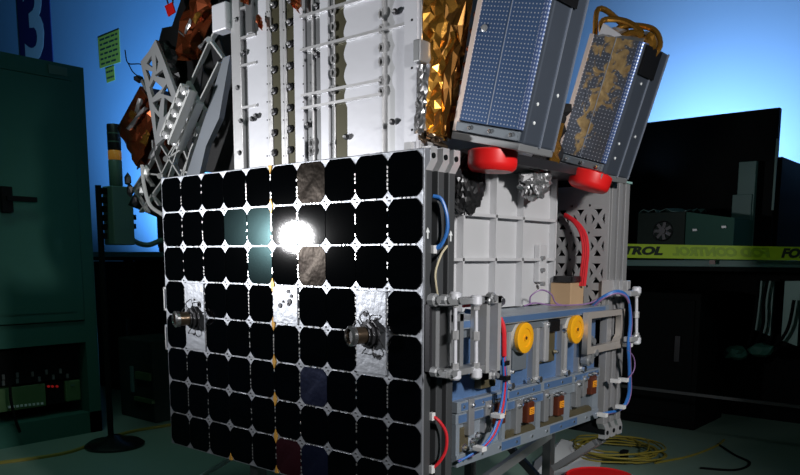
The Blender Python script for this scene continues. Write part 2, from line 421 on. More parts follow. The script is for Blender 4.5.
o = sr.build('panel_screws', 'dark_metal', panel); o['kind'] = 'stuff'
for c, r in ((5, 0), (5, 1), (5, 3), (5, 4), (5, 5), (5, 6), (5, 7), (5, 8), (3, 8)):
    y = W-c*PW; z = ZT-r*0.1; d = 0.013; up = 0 if r == 0 else d*1.3; dn = 0 if r == 8 else d*1.3
    MB().prism([(0, y-d*.55, z), (0, y, z+up+.002), (0, y+d*.55, z), (0, y, z-dn-.002)], (-0.0026, 0, 0)).build('kapton_patch', 'kapton', panel)
def mount(c, r0, r1, noz, seed):
    y1 = W-c*PW-0.003; y0 = y1-PW+0.006; z1 = ZT-r0*0.1+0.006; z0 = ZT-(r1+1)*0.1-0.006
    mp = MB().box(-0.004, 0.001, y0, y1, z0+0.01, z1-0.01, bev=0.001).build('mounting_plate', 'panel_silver', panel)
    rr = random.Random(seed); m = MB()
    for k in range(5 if noz else 6):
        yy = rr.uniform(y0+.02, y1-.02); zz = (z0+z1)/2+rr.choice((-1, 1))*rr.uniform(.025, .055) if noz else rr.uniform(z0+.02, z1-.02)
        m.cyl((-0.004, yy, zz), (-0.0065, yy, zz), rr.uniform(.003, .008), 10)
    m.build('plate_fittings', 'dark_metal', panel)
    if noz:
        yc = (y0+y1)/2; zc = (z0+z1)/2-0.004
        q = V((-0.97, 0.24, -0.02)).normalized(); bse = V((-0.003, yc-0.002, zc))
        MB().lathe(bse, q, [(0.036, 0), (0.036, 0.006), (0.029, 0.007), (0.031, 0.010), (0.031, 0.016), (0.024, 0.018), (0.024, 0.022)], 10).build('nozzle_base', 'dark_metal', panel)
        MB().lathe(bse+q*0.021, q, [(0.020, 0), (0.020, 0.026), (0.022, 0.027), (0.022, 0.036), (0.018, 0.037), (0.016, 0.037), (0.014, 0.026), (0.005, 0.022)], 22).build('nozzle', 'brown_metal', panel, smooth=True)
        MB().lathe(bse+q*0.050, q, [(0.0235, 0), (0.0235, 0.009), (0.018, 0.013), (0.016, 0.004)], 22).build('nozzle_rim', 'steel', panel, smooth=True)
        m = MB()
        for k in range(8):
            a = k*PI/4; m.tube([(-0.006, yc+.02*math.cos(a), zc+.02*math.sin(a)), (-0.018, yc+.045*math.cos(a+.3), zc+.045*math.sin(a+.3)), (-0.006, yc+.05*math.cos(a+.5), zc+.055*math.sin(a+.6))], 0.0014, 5)
        m.build('nozzle_wiring', 'dark_metal', panel)
mount(1, 3, 4, True, 1); mount(8, 3, 4, True, 2); mount(5, 3, 3, False, 3)
m = MB()
for z0, z1 in ((0.84, 0.905), (0.72, 0.79)):
    m.bar((0.004, W+0.004, z0), (0.004, W+0.020, z0), 0.006, 0.012, (1, 0, 0)); m.bar((0.004, W+0.004, z1), (0.004, W+0.020, z1), 0.006, 0.012, (1, 0, 0)); m.bar((0.004, W+0.019, z0-.003), (0.004, W+0.019, z1+.003), 0.005, 0.012, (1, 0, 0))
m.build('edge_bracket', 'alu', SAT)

# ---- vertical rails of the near and the far corner
def rails(xs, ztop, zbot, jog_top, jog_bot, m_):
    for x0, x1 in xs:
        rl = MB().box(x0, x1, -0.004, 0.022, zbot+(0.05 if jog_bot else 0), ztop-(0.05 if jog_top else 0), bev=0.002).build('rail', m_, SAT)
        if jog_top:
            s = 0.017; z = ztop-0.05; m = MB()
            m.prism([(x0, -0.004, z-.002), (x1, -0.004, z-.002), (x1+s, -0.004, z+.02), (x1+s, -0.004, ztop), (x0+s, -0.004, ztop), (x0+s, -0.004, z+.02)], (0, 0.024, 0))
            m.build('rail_tab', 'alu', rl); MB().lathe((x0+s+.008, -0.004, ztop-.02), (0, -1, 0), [(.006, 0), (.006, .003), (.003, .003)], 12).build('latch_hole', 'black', rl)
        if jog_bot:
            s = 0.017; z = zbot+0.05; m = MB()
            m.prism([(x0, -0.004, z+.002), (x1, -0.004, z+.002), (x1+s, -0.004, z-.02), (x1+s, -0.004, zbot), (x0+s, -0.004, zbot), (x0+s, -0.004, z-.02)], (0, 0.024, 0))
            m.build('rail_tab', 'alu', rl); MB().lathe((x0+s+.012, -0.004, zbot+.02), (0, -1, 0), [(.007, 0), (.007, .003), (.003, .003)], 12).build('latch_hole', 'black', rl)
rails([(0.004, 0.027), (0.047, 0.070), (0.086, 0.110)], 1.236, 0.43, True, False, 'rail_grey')
rails([(0.915, 0.945), (0.962, 0.990), (1.010, 1.040)], 1.231, 0.425, False, True, 'post_grey')
MB().box(0.90, 1.045, -0.008, 0.03, 1.2315, 1.2375).build('post_cap', 'teal_light', SAT)
MB().box(0.0045, 0.108, 0.020, 0.028, 0.44, 1.17).build('rail_web', 'black', SAT)
for px, py in ((427.5, 233), (450.5, 236)):
    p = PY(px, py, -0.0045); s = 0.006
    MB().prism([p+V((a*s, 0, b*s)) for a, b in ((-.35, -2), (.35, -2), (.35, .2), (1.1, .2), (0, 2), (-1.1, .2), (-.35, .2))], (0, -0.001, 0)).build('arrow_mark', 'white', SAT)

# ---- tower
XT = 0.15; TY0, TY1 = 0.143, 0.837; TZ1 = 1.95
ty = lambda px: PX(px, 80, XT).y
def tz(px, py): return PX(px, py, XT).z
tower = MB().box(XT+0.03, 0.83, TY0+0.004, TY1-0.01, 0.86, TZ1).build('tower', 'alu', SAT)
def strip(a, b, x0, x1, m, name, z0=1.02, z1=TZ1): return MB().box(x0, x1, ty(a), ty(b), z0, z1, bev=0.0012).build(name, m, tower)
strip(233, 242, XT-0.004, XT+0.05, 'alu', 'flange'); strip(405.5, 418.5, XT-0.006, XT+0.05, 'alu_white', 'flange')
strip(418.5, 420.5, XT+0.002, XT+0.05, 'alu', 'flange_lip')
strip(242, 247, XT+0.010, XT+0.031, 'recess_grey', 'recess')
strip(246.5, 267.3, XT+0.004, XT+0.034, 'alu_white', 'face_plate')
for a, b in ((267, 271), (280, 283.5), (283.6, 286), (294, 303), (320, 328)): strip(a, b, XT+0.001, XT+0.04, 'alu_white' if b-a > 5 else 'alu', 'stringer')
for a, b in ((271, 280), (286, 294)): strip(a, b, XT+0.005, XT+0.032, 'olive', 'channel')
strip(303, 320, XT+0.010, XT+0.032, 'recess_grey', 'recess'); strip(310.8, 312.2, XT+0.003, XT+0.03, 'alu', 'rail_strip')
strip(328, 332.5, XT+0.008, XT+0.03, 'recess_grey', 'recess'); strip(332.4, 333.6, XT+0.004, XT+0.03, 'alu', 'rail_strip')
strip(333.6, 349, XT+0.007, XT+0.032, 'olive', 'channel')
strip(381, 382.4, XT+0.002, XT+0.03, 'alu', 'rail_strip'); strip(382, 396, XT+0.010, XT+0.032, 'recess_light', 'recess')
def wavy(a, b, amp, zlo, name):
    ya, yb = ty(a), ty(b); L = [(XT+0.004, yb, 1.02), (XT+0.004, ya, 1.02), (XT+0.004, ya, zlo)]
    z = zlo
    while z < TZ1:
        ph = (z-zlo)/0.052*PI; L.append((XT+0.004, ya+amp*abs(math.sin(ph)), z)); z += 0.0065
    L += [(XT+0.004, ya, TZ1), (XT+0.004, yb, TZ1)]
    MB().prism(L, (0.026, 0, 0)).build(name, 'alu_white', tower)
wavy(346, 381.3, 0.011, 1.38, 'face_plate'); wavy(394, 406, 0.010, 1.40, 'face_plate')
for px, py in ((302.5, 17), (302, 50.5), (302, 96), (302, 108.8)):
    z = tz(px, py); MB().box(XT-0.006, XT+0.03, ty(381.8), ty(302), z-0.0035, z+0.0035).build('cross_rib', 'alu', tower)
for px, py in ((302, -22), (381.5, 30)):
    z = tz(px, py); MB().box(XT-0.004, XT+0.03, ty(406), ty(381.8 if px > 350 else 302), z-0.003, z+0.003).build('cross_rib', 'alu', tower)
for py in (39.5, 67, 109, 10):
    z = tz(238, py); MB().box(XT-0.002, XT+0.03, ty(256), ty(238), z-0.003, z+0.004).build('shelf_rib', 'alu', tower)
def bolt(px, py, r=0.0075, x=XT+0.005):
    p = PX(px, py, x); bo = MB().lathe(p, (-1, 0, 0), [(r*1.35, 0), (r*1.35, .006), (r*.9, .007)], 10).build('bolt', 'dark_metal', tower); MB().lathe(p-V((.006, 0, 0)), (-1, 0, 0), [(r*.6, 0), (r*.6, .007), (r*.35, .008)], 8).build('bolt_tip', 'alu', tower)
for py in (5, 28, 49, 70, 91, 112, 133, 153): bolt(275, py)
for py in (0, 22.5, 44.5, 66, 87, 108, 129, 150): bolt(291, py)
for px, py in ((318, 6), (318, 55), (309, 125)): bolt(px, py, .006)
for px, py in ((238, 20), (239, 88), (242, 121), (241, 153), (245, 53), (253, 119), (257, 116), (396, 12), (393, 122), (347, 137)): bolt(px, py, .0055, XT)
m = MB()
for px, rows in ((333.6, (10, 27, 41.5, 59, 73, 90)), (381.8, (14, 29.5, 48, 62, 81, 92)), (312, (143, 151))):
    for py in rows:
        p = PX(px, py, XT+0.003)
        MB().tube([p+V((-.002, .0075*math.cos(k*PI/3), .0105*math.sin(k*PI/3))) for k in range(6)], 0.0032, 6, True, 0).build('lug_ring', 'alu', tower)
        MB().cyl(p+V((.0012, 0, 0)), p+V((-.0016, 0, 0)), .0065, 10).build('lug_hole', 'black', tower)
m = MB()
for px in (267, 283.4, 303):
    for py in range(12, 160, 18): p = PX(px+0.4, py, XT-0.004); m.cyl(p, p-V((.001, 0, 0)), .0022, 8)
for py in (20, 68, 130): p = PX(412, py, XT-0.006); m.cyl(p, p-V((.001, 0, 0)), .003, 8)
o = m.build('rivet_holes', 'black', tower); o['kind'] = 'stuff'
MB().box(XT-0.01, XT+0.03, ty(250), ty(256), tz(253, 33), tz(253, -5)).build('slot_frame', 'recess_grey', tower)
for i, q in enumerate((((258, 14), (264, 22), (263, 31), (257, 22)), ((291, -4), (301, 0), (299, 13), (293, 6)), ((243, -6), (250, -6), (249, 5), (242, 2)))):
    MB().crumple([PX(*k, XT-0.012) for k in q], 4, 5, 0.005, 20+i).build('foil_scrap', 'copper_foil', tower)
MB().box(XT-0.02, XT+0.02, ty(219), ty(233), tz(226, 32), tz(226, 4), bev=.004).build('arm_bracket', 'alu_white', tower)
# foot of the tower over the panel
for px in (321, 340, 372, 384):
    p = PX(px, 166-(px-321)*0.118, 0.05); MB().box(p.x-.02, p.x+.01, p.y-.008, p.y+.008, 1.2, p.z+.012).build('foot_clip', 'alu_grey', SAT)
MB().box(0.022, XT+0.03, 0.03, W-0.01, 1.185, 1.20).build('bus_deck', 'dark_metal', SAT)

# ---- white ribbed side
SY = TY0
side = MB().box(0.13, 0.835, SY, SY+0.02, 0.86, 1.27).build('side_panel', 'side_white', SAT)
xs = lambda px: PY(px, 240, SY-0.012).x
for px in (461, 493.5, 520.5, 553): MB().box(xs(px)-.0035, xs(px)+.0035, SY-0.022, SY+.002, 0.86, 1.26).build('vertical_rib', 'side_white', side)
for py in (216, 259.5): 
    z = PY(490, py, SY-0.012).z; MB().box(0.14, xs(553), SY-0.022, SY+.002, z-.004, z+.004).build('horizontal_rib', 'side_white', side)
m = MB(); z = PY(490, 217, SY).z
p = PY(541, 262, SY-.012); MB().box(p.x-.022, p.x+.022, SY-.02, SY, p.z-.06, p.z+.05, bev=.003).build('side_bracket', 'side_white', side)
for py in (258, 270, 284): q = PY(541, py, SY-.02); MB().lathe(q, (0, -1, 0), [(.006, 0), (.006, .012), (.003, .012)], 10).build('fastener', 'alu_grey', side)
p = PY(495, 301, SY-.02); MB().lathe(p, (0, -1, 0), [(.016, -.01), (.016, .02), (.01, .02), (.01, .028)], 8).build('fastener', 'steel', side)
# ---- perforated far panel
PXF = 0.905
def perf():
    y0, y1, z0, z1 = 0.0, 0.245, 0.82, 1.22; holes = []
    cw_, chh = 0.066, 0.086
    for i in range(4):
        for j in range(5):
            cx = y0+0.02+i*0.061+0.014; cy = z0+0.05+j*0.083
            g = 0.010; a = 0.022; h = 0.030
            if cx+a > y1-.004 or cy+h > z1-.004: continue
            for s1, s2 in ((1, 0), (-1, 0), (0, 1), (0, -1)):
                if s1: holes.append([(cx+s1*g, cy), (cx+s1*a, cy+h-.014), (cx+s1*a, cy-h+.014)])
                else: holes.append([(cx, cy+s2*g), (cx-a+.008, cy+s2*h), (cx+a-.008, cy+s2*h)])
            if i < 3 and j < 4: holes.append(disc_pts(cx+.0305, cy+.0415, .0045, 8))
    return holed([(y0, z0), (y1, z0), (y1, z1), (y0, z1)], holes, 0.008, frame((PXF, 0, 0), (0, 1, 0), (0, 0, 1), (1, 0, 0)), 'perforated_panel', 'perf_grey', SAT)
perf()
MB().box(0.93, 0.94, -0.002, 0.95, 0.44, 1.275).build('back_plate', 'black', SAT)

# ---- avionics
AX0, AX1 = 0.135, 0.885
shelf = MB().box(AX0-.004, AX1+.03, -0.008, SY+.01, 0.834, 0.856, bev=.002).build('avionics_shelf', 'av_grey', SAT)
av = MB().box(AX0, AX1, 0.022, 0.60, 0.50, 0.834).build('avionics_box', 'av_blue', SAT)
fx = lambda px, py=360, y=0.0: PY(px, py, y).x
fz = lambda px, py, y=0.0: PY(px, py, y).z
Zl = [0.503, 0.533, 0.618, 0.636, 0.660, 0.816]
def band(z0, z1, y0, m, name, x0=AX0, x1=AX1): return MB().box(x0, x1, y0, 0.046, z0, z1, bev=.0015).build(name, m, av)
band(Zl[0], Zl[1], 0.0, 'av_grey', 'bottom_rail'); band(0.606, 0.632, 0.004, 'av_grey', 'middle_rail'); band(0.634, 0.662, 0.0, 'av_grey', 'middle_rail'); band(0.812, 0.834, 0.004, 'av_dark', 'top_rail')
xs_l = [0.137, 0.205, 0.345, 0.372, 0.525, 0.548, 0.70, 0.722, 0.86]
for x0, x1 in ((AX0, 0.150), (0.335, 0.350), (0.505, 0.53), (0.665, 0.70), (0.845, AX1)): MB().box(x0, x1, 0.004, 0.046, 0.533, 0.606).build('divider', 'av_grey', av)
# lower bay plates with rounded feet
for x0, x1 in ((0.352, 0.503), (0.532, 0.663), (0.152, 0.333), (0.702, 0.843)):
    MB().box(x0, x1, 0.014, 0.046, 0.533, 0.606).build('bay_plate', 'av_dark' if x0 > .2 else 'av_grey', av)
    if x0 > .2: MB().prism([(x0, .003, .532), (x1, .003, .532), (x1-.004, .003, .542), (x1-.02, .003, .552), (x0+.02, .003, .552), (x0+.004, .003, .542)], (0, .02, 0)).build('bay_lip', 'av_bronze', av)
    for k in range(3):
        xx = x0+.02+k*(x1-x0-.04)/2; MB().cyl((xx, .03, .597), (xx, .018, .597), .004, 8).build('fastener', 'steel', av)
# blue cover films on the rails
for x0, x1, z0, z1, y in ((0.15, 0.345, .639, .657, -.0012), (0.36, 0.52, .639, .657, -.0012), (0.54, 0.70, .639, .657, -.0012), (0.72, 0.87, .639, .657, -.0012), (0.145, 0.30, .609, .628, .0028), (0.36, 0.54, .609, .628, .0028),
                          (0.33, 0.42, .507, .529, -.0012), (0.58, 0.74, .507, .529, -.0012)):
    MB().box(x0, x1, y, y+.002, z0, z1).build('film_strip', 'av_blue', av)
# connectors with orange tags
for px, py in ((503, 412), (532, 411), (562, 404.5), (595, 384)):
    p = PY(px, py, -0.012)
    MB().box(p.x-.017, p.x+.017, -.010, .032, p.z-.032, p.z+.024, bev=.002).build('connector', 'maroon', av)
    MB().box(p.x-.010, p.x+.012, -.0125, -.009, p.z-.009, p.z+.010).build('orange_tag', 'orange_tag', av)
    m = MB()
    for k in range(3): m.box(p.x-.007, p.x+.009, -.0130, -.0124, p.z-.006+k*.005, p.z-.0045+k*.005)
    m.build('tag_print', 'maroon', av)
    MB().box(p.x-.025, p.x+.02, -.004, .03, p.z+.024, p.z+.036, bev=.002).build('connector_shell', 'steel', av)
    for s in (-1, 1): MB().cyl((p.x+s*.018, .03, p.z+.03), (p.x+s*.018, -.014, p.z+.03), .0035, 8).build('jackscrew', 'steel', av)
    MB().box(p.x-.042, p.x-.027, .000, .034, p.z-.03, p.z+.035, bev=.002).build('connector_block', 'alu_grey', av)
for px, py in ((481, 437), (468, 449), (476, 443)):
    p = PY(px, py, .0); MB().lathe((p.x, .03, p.z), (0, -1, 0), [(.012, 0), (.012, .02), (.007, .022), (.007, .03)], 12).build('knurled_plug', 'steel', av)
p = PY(467, 440, .0); MB().box(p.x-.02, p.x+.02, .01, .04, p.z-.03, p.z+.03, bev=.002).build('bronze_block', 'av_bronze', av)
p = PY(481, 401, .0); MB().box(p.x-.035, p.x+.02, .004, .04, p.z-.008, p.z+.008, bev=.002).build('bronze_block', 'av_bronze', av)
for x in (.16, .24, .32, .40, .48, .56, .64, .72, .80, .87):
    for z, y in ((.518, .0), (.648, .0)):
        MB().lathe((x, y, z), (0, -1, 0), [(.0045, -.002), (.0045, .0025), (.0025, .0035)], 8).build('screw', 'steel', av)
for px, py, w_, h_ in ((489, 415, .014, .045), (519, 415, .012, .05), (547, 404, .012, .05), (579, 392, .014, .045), (585, 385, .010, .035), (472, 415, .012, .05)):
    q = PY(px, py, -.004); MB().box(q.x-w_, q.x+w_, -.004, .016, q.z-h_, q.z+h_*.8, bev=.002).build('clamp_block', 'alu_grey', av)
    MB().lathe((q.x, -.004, q.z+h_*.5), (0, -1, 0), [(.006, 0), (.006, .006), (.003, .008)], 8).build('clamp_screw', 'steel', av)
for px, py in ((549, 325), (557, 352), (566, 330), (531, 380), (513, 372)):
    q = PY(px, py, -.004); MB().lathe((q.x, .004, q.z), (0, -1, 0), [(.006, 0), (.006, .010), (.003, .012)], 8).build('fastener', 'steel', av)
MB().box(AX0, AX1, -0.0095, -0.0075, 0.838, 0.853).build('shelf_film', 'av_blue', shelf)
# upper tier
for px, w_ in ((511, .012), (539, .022), (567, .022), (583.5, .018)):
    x = fx(px, 345); MB().box(x-w_, x+w_*.6, .004, .046, .662, .812, bev=.002).build('post', 'alu_grey', av)
    MB().box(x-w_*.2, x+w_*.1, .000, .006, .67, .812).build('post_edge', 'alu', av)
    MB().lathe((x, .004, .672), (0, -1, 0), [(.009, 0), (.009, .014), (.005, .014)], 8).build('fastener', 'steel', av)
for px, py, rr in ((526.5, 338, .040), (578, 329.5, .041)):
    p = PY(px, py, -0.018)
    d = MB().lathe((p.x, .03, p.z), (0, -1, 0), [(rr*.97, 0), (rr*.97, .036), (rr*.9, .038)], 30).build('roll_body', 'cream', av, smooth=True)
    MB().lathe((p.x, -.006, p.z), (0, -1, 0), [(rr, 0), (rr, .010), (rr*.93, .0115), (rr*.62, .0115), (rr*.6, .009), (rr*.2, .009), (rr*.2, .0115)], 30).build('yellow_disc', 'yellow', av, smooth=True)
    MB().cyl((p.x, -.015, p.z), (p.x, -.0185, p.z), rr*.12, 10).build('disc_hub', 'maroon', av)
p = PY(523, 357, .0); MB().box(p.x-.04, p.x+.03, .006, .04, p.z-.035, p.z+.03, bev=.002).build('grey_box', 'av_dark', av)
p = PY(553, 339, .0); MB().box(p.x-.045, p.x+.030, .010, .044, p.z-.065, p.z+.052, bev=.002).build('relay_box', 'av_bronze', av); MB().box(p.x-.047, p.x-.022, -.002, .04, p.z-.060, p.z+.050, bev=.004).build('relay_cover', 'alu', av)
p = PY(553, 324, .0); MB().box(p.x-.02, p.x+.035, -.004, .03, p.z-.022, p.z+.012, bev=.002).build('relay_plug', 'black_gloss', av)
p = PY(487, 350, .0); MB().box(0.235, 0.30, .002, .04, .68, .80, bev=.002).build('bronze_block', 'av_bronze', av)

# ---- hinge brackets with turnbuckle rods
def rod(px, py0, py1, y, lean=0.0):
    p0 = PY(px, py0, y); p1 = PY(px-lean, py1, y); d = p1-p0
    r_ = MB().cyl(p0, p1, .0048, 12).build('turnbuckle_rod', 'alu_white', SAT)
    for k in (0.02, .48, .95): q = p0+d*k; MB().cyl(q-V((0, 0, .010)), q+V((0, 0, .010)), .0085, 6).build('rod_nut', 'alu', r_)
    for q, s in ((p0, 1), (p1, -1)):
        MB().lathe(q+V((0, 0, s*.008)), (0, 0, 1), [(.010, -.012), (.014, -.008), (.014, .008), (.010, .012)], 12).build('rod_end', 'alu_white', r_, smooth=True)
rod(455, 301, 371, -.05); rod(476, 304, 370, -.06)
def hinge(pxs, py0, py1, y0, y1, m, name):
    a = PY(pxs[0], py0, y0); b = PY(pxs[1], py1, y0)
    h = MB()
    h.box(a.x, b.x, y0, y1, a.z-.016, a.z); h.box(a.x, b.x, y0, y1, b.z, b.z+.016); h.box(a.x, a.x+.014, y0, y1, b.z, a.z); h.box(b.x-.014, b.x, y0, y1, b.z, a.z)
    return h.build(name, m, SAT)
hinge((436, 451), 300, 375, -.028, -.006, 'alu_grey', 'hinge_frame'); hinge((452, 463), 315, 374, -.030, -.002, 'alu_grey', 'hinge_frame')
hinge((487, 500), 297, 377, -.055, -.01, 'alu', 'hinge_arm')
p0 = PY(487, 372, -.05); p1 = PY(440, 378, -.05)
for py in (302, 374):
    a = PY(438, py, -.04); b = PY(482, py+1, -.04); MB().box(a.x, b.x-.02, -.062, -.018, a.z-.008, a.z+.006, bev=.002).build('hinge_plate', 'alu_grey', SAT)
for px, py, r in ((434.5, 300, .014), (446, 300, .012), (457, 300, .012), (492, 298, .013), (489, 301, .008), (494, 375, .011), (436, 372, .011), (450, 374, .012)):
    p = PY(px, py, -.056); MB().lathe(p, (0, -1, 0), [(r, -.01), (r, .004), (r*.6, .006), (r*.6, .012)], 8).build('hinge_bolt', 'alu_grey', SAT)
for px in (434, 439): 
    a = PY(px, 305, -.03); b = PY(px+3, 372, -.03); MB().box(a.x, b.x, -.018, -.005, b.z, a.z).build('hinge_slot_plate', 'dark_metal', SAT)
# far bracket
a = PY(589, 313, -.03); b = PY(625, 318, -.03); c = PY(625, 347, -.03); d = PY(589, 350, -.03)
zA = max(a.z, b.z); zB = min(c.z, d.z)
fb = holed([(a.x, zB), (b.x, zB), (b.x, zA), (a.x, zA)], [[(a.x+.022, zB+.022), (b.x-.05, zB+.022), (b.x-.026, zB+.045), (b.x-.026, zA-.018), (a.x+.022, zA-.018)]], .018, frame((0, -.020, 0), (1, 0, 0), (0, 0, 1), (0, -1, 0)), 'hinge_arm', 'tan_alu', SAT)
for q in ((a.x+.03, .70), (a.x+.04, .755), (a.x+.06, .72)): MB().lathe((q[0], -.012, q[1]), (0, -1, 0), [(.018, -.01), (.018, .01), (.01, .012), (.01, .02)], 12).build('hinge_bolt', 'alu_grey', SAT)
rod(636.5, 293, 338, -.06)
for py in (293, 338):
    q = PY(636, py, -.06); MB().box(q.x-.06, q.x+.012, -.07, -.045, q.z-.008, q.z+.008, bev=.002).build('rod_arm', 'alu', SAT)
for px in (612, 618, 626): q = PY(px, 290, -.02); MB().box(q.x-.012, q.x+.012, -.03, .01, q.z-.02, q.z+.03, bev=.002).build('rail_clamp', 'alu', SAT)

# ---- cables on the satellite
def cable(name, pts, r, m, parent=SAT): return MB().tube(pts, r, 8).build(name, m, parent, smooth=True)
cable('blue_cable', [PY(433, 196, -.006), PY(441, 199, -.02), PY(446.5, 214, -.03), PY(447, 230, -.03), PY(442, 243, -.02), PY(434, 249, -.006)], .0042, 'blue_cable')
cable('blue_cable', [PY(434, 197, -.006), PY(443, 203, -.02), PY(447.5, 217, -.028), PY(447.5, 232, -.028), PY(441, 246, -.02), PY(435, 250, -.006)], .003, 'blue_cable')
cable('beige_cable', [PY(447, 246, -.01), PY(441, 255, -.02), PY(435.5, 272, -.02), PY(436, 285, -.02), PY(438, 298, -.01)], .0026, 'beige_cable')
cable('red_cable', [PY(432, 416, -.006), PY(439, 421, -.02), PY(446, 433, -.03), PY(446, 449, -.03), PY(440, 461, -.02), PY(432, 469, -.006)], .0038, 'red_cable')
for px, py in ((432.5, 416), (432, 469), (434, 249)): q = PY(px, py, -.008); MB().box(q.x-.006, q.x+.006, -.012, -.002, q.z-.010, q.z+.008, bev=.001).build('cable_lug', 'white_cable', SAT)
for i, (mm, dx) in enumerate((('blue_cable', 0), ('red_cable', 1.5), ('blue_cable', 3))):
    cable('harness_cable', [PY(499+dx, 318, -.03), PY(503+dx*.6, 335, -.05), PY(503+dx*.6, 362, -.05), PY(503.5+dx, 385, -.04), PY(500+dx*1.4, 410, -.04), PY(492+dx*1.3, 434, -.04), PY(478+dx, 450, -.03), PY(458, 461-dx*.3+1, -.008)], .0032, mm)
for px, py in ((504, 362), (505, 377), (499, 415), (481, 448)): q = PY(px, py, -.045); MB().box(q.x-.010, q.x+.010, -.056, -.026, q.z-.008, q.z+.004, bev=.002).build('cable_tie', 'black_gloss' if py < 400 else 'white_cable', SAT)
q0 = PY(501, 340, -.05); cable('red_sleeve', [PY(500, 318, -.045), PY(503.5, 330, -.055), PY(504, 356, -.055)], .0065, 'red_cable')
for i, (mm, dx) in enumerate((('blue_cable', 0), ('blue_cable', 2), ('purple_cable', 4))):
    cable('harness_cable', [PY(592, 306+i, .02), PY(604, 296+dx*.4, -.02), PY(618, 291+dx*.5, -.05), PY(628, 298+dx*.4, -.06), PY(630+dx*.3, 320, -.06), PY(628+dx*.4, 345, -.06), PY(629+dx*.3, 370, -.05), PY(628+dx*.5, 395, -.04), PY(620+dx*.4, 409, -.03), PY(600, 414+i*.6, -.01)], .0040, mm)
cable('harness_cable', [PY(628, 350, -.06), PY(634, 358, -.06), PY(634, 370, -.06), PY(626, 380, -.05), PY(618, 383, -.02)], .002, 'purple_cable')
for px, py in ((617, 381), (625, 380), (622, 407), (604, 415), (629, 345)): q = PY(px, py, -.05); MB().box(q.x-.008, q.x+.008, -.06, -.03, q.z-.006, q.z+.006, bev=.001).build('cable_tie', 'white_cable', SAT)
cable('thin_wire', [PY(530, 304, .09), PY(531, 296, .08), PY(541, 290, .06), PY(551, 294, .05), PY(556, 303, .05), PY(566, 306, .04)], .0022, 'purple_cable')
cable('thin_wire', [PY(524, 306, .06), PY(535, 303, .05), PY(551, 305, .04), PY(574, 305, .03), PY(590, 303, .01), PY(601, 297, 0)], .0022, 'purple_cable')
cable('thin_wire', [PY(465, 311, .02), PY(475, 312, .0), PY(486, 310, .0)], .006, 'blue_cable'); cable('thin_wire', [PY(463, 306, .02), PY(474, 305, .01), PY(486, 304, .0)], .004, 'red_cable')
# red cable pair rising from the brown box in the far corner
bx = MB().box(0.79, 0.875, 0.06, 0.13, 0.856, 0.925, bev=.003).build('brown_box', 'cardboard', SAT)
MB().box(0.785, 0.865, 0.055, 0.12, 0.925, 0.945, bev=.003).build('box_clamp', 'black_gloss', bx)
for dx in (0, 2.2, 4.2):
    cable('red_power_cable', [PX(580+dx, 286, .845), PX(582+dx, 268, .85), PX(583.5+dx, 250, .855), PX(581+dx, 234, .86), PX(574+dx*.6, 222, .87), PX(565, 216-dx*.4, .885)], .0055, 'red_cable')

# ---- the two tilted modules
def module(xf, bl, width, height, depth, tilt, face):
    """box module: local a runs to the right (-Y), c up the tilted axis, b into +X"""
    a = V((0, -math.cos(tilt), -math.sin(tilt))); c = V((0, -math.sin(tilt), math.cos(tilt))); b = V((1, 0, 0))
    O = V((xf, bl[0], bl[1])); M = frame(O, a, b, c); P = lambda u, v, w_: M @ V((u, v, w_))
    body = MB().box(0.004, width, 0.004, depth, 0, height, M=M, bev=.006).build('equipment_module', 'mod_grey', SAT)
    def sheet(u0, u1, w0, w1, v, name, m):
        mb = MB(); bm = mb.bm; mb.box(u0, u1, v, v+.003, w0, w1, M=M); uv = bm.loops.layers.uv.new('uv'); Mi = M.inverted()
        for f in bm.faces:
            for l in f.loops: q = Mi @ l.vert.co; l[uv].uv = (q.x, q.z)
        return mb.build(name, m, body)
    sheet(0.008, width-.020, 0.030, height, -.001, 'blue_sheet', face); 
    # rounded right-hand corner
    mb = MB(); bm = mb.bm; uvs = []
    prof = [(width-.020+.020*math.sin(t*PI/12), .020-.0215*math.cos(t*PI/12)) for t in range(7)]
    prof = [(u, v) for u, v in prof]; inner = [(u-.003, v+.003) for u, v in prof]
    mb.prism([P(u, v, .03) for u, v in prof+inner[::-1]], c*(height-.03)); uv = bm.loops.layers.uv.new('uv'); Mi = M.inverted()
    for f in bm.faces:
        for l in f.loops: q = Mi @ l.vert.co; l[uv].uv = (q.x+q.y, q.z)
    mb.build('rounded_corner', 'mod_blue_edge', body)
    MB().box(-.003, .009, -.004, .02, 0.005, height, M=M).build('edge_strip', 'pale_edge', body)
    MB().box(width*.47-.001, width*.47+.001, -.0025, .001, .03, height, M=M).build('seam_strip', 'mod_line', body)
    MB().box(.0, width-.002, -.006, depth, -.014, .002, M=M, bev=.002).build('base_frame', 'alu_grey', body)
    MB().box(.006, width-.01, -.006, .004, .006, .026, M=M, bev=.002).build('base_strip', 'av_dark', body)
    for u in (.25, .55, .85):
        MB().lathe(P(width*u, -.006, .016), -b, [(.005, 0), (.005, .004), (.003, .005)], 10).build('screw', 'steel', body)
    for v in (.52, .95): MB().box(width-.001, width+.003, depth*v-.0015, depth*v+.0015, 0, height, M=M).build('side_edge', 'mod_line', body)
    for v, w_ in ((.2, .05), (.18, .09), (.28, height*.72), (.7, .12)): MB().lathe(P(width, depth*v, w_), a, [(.004, 0), (.004, .002), (.002, .003)], 8).build('screw', 'white', body)
    return body, P
AW, AD, BW, BD = 0.192, 0.145, 0.168, 0.165
A, PA = module(0.20, (0.068, 1.292), AW, 0.46, AD, math.radians(13.5), 'mod_blue')
B, PB = module(0.75, (0.108, 1.283), BW, 0.355, BD, math.radians(17.5), 'mod_blue_far')
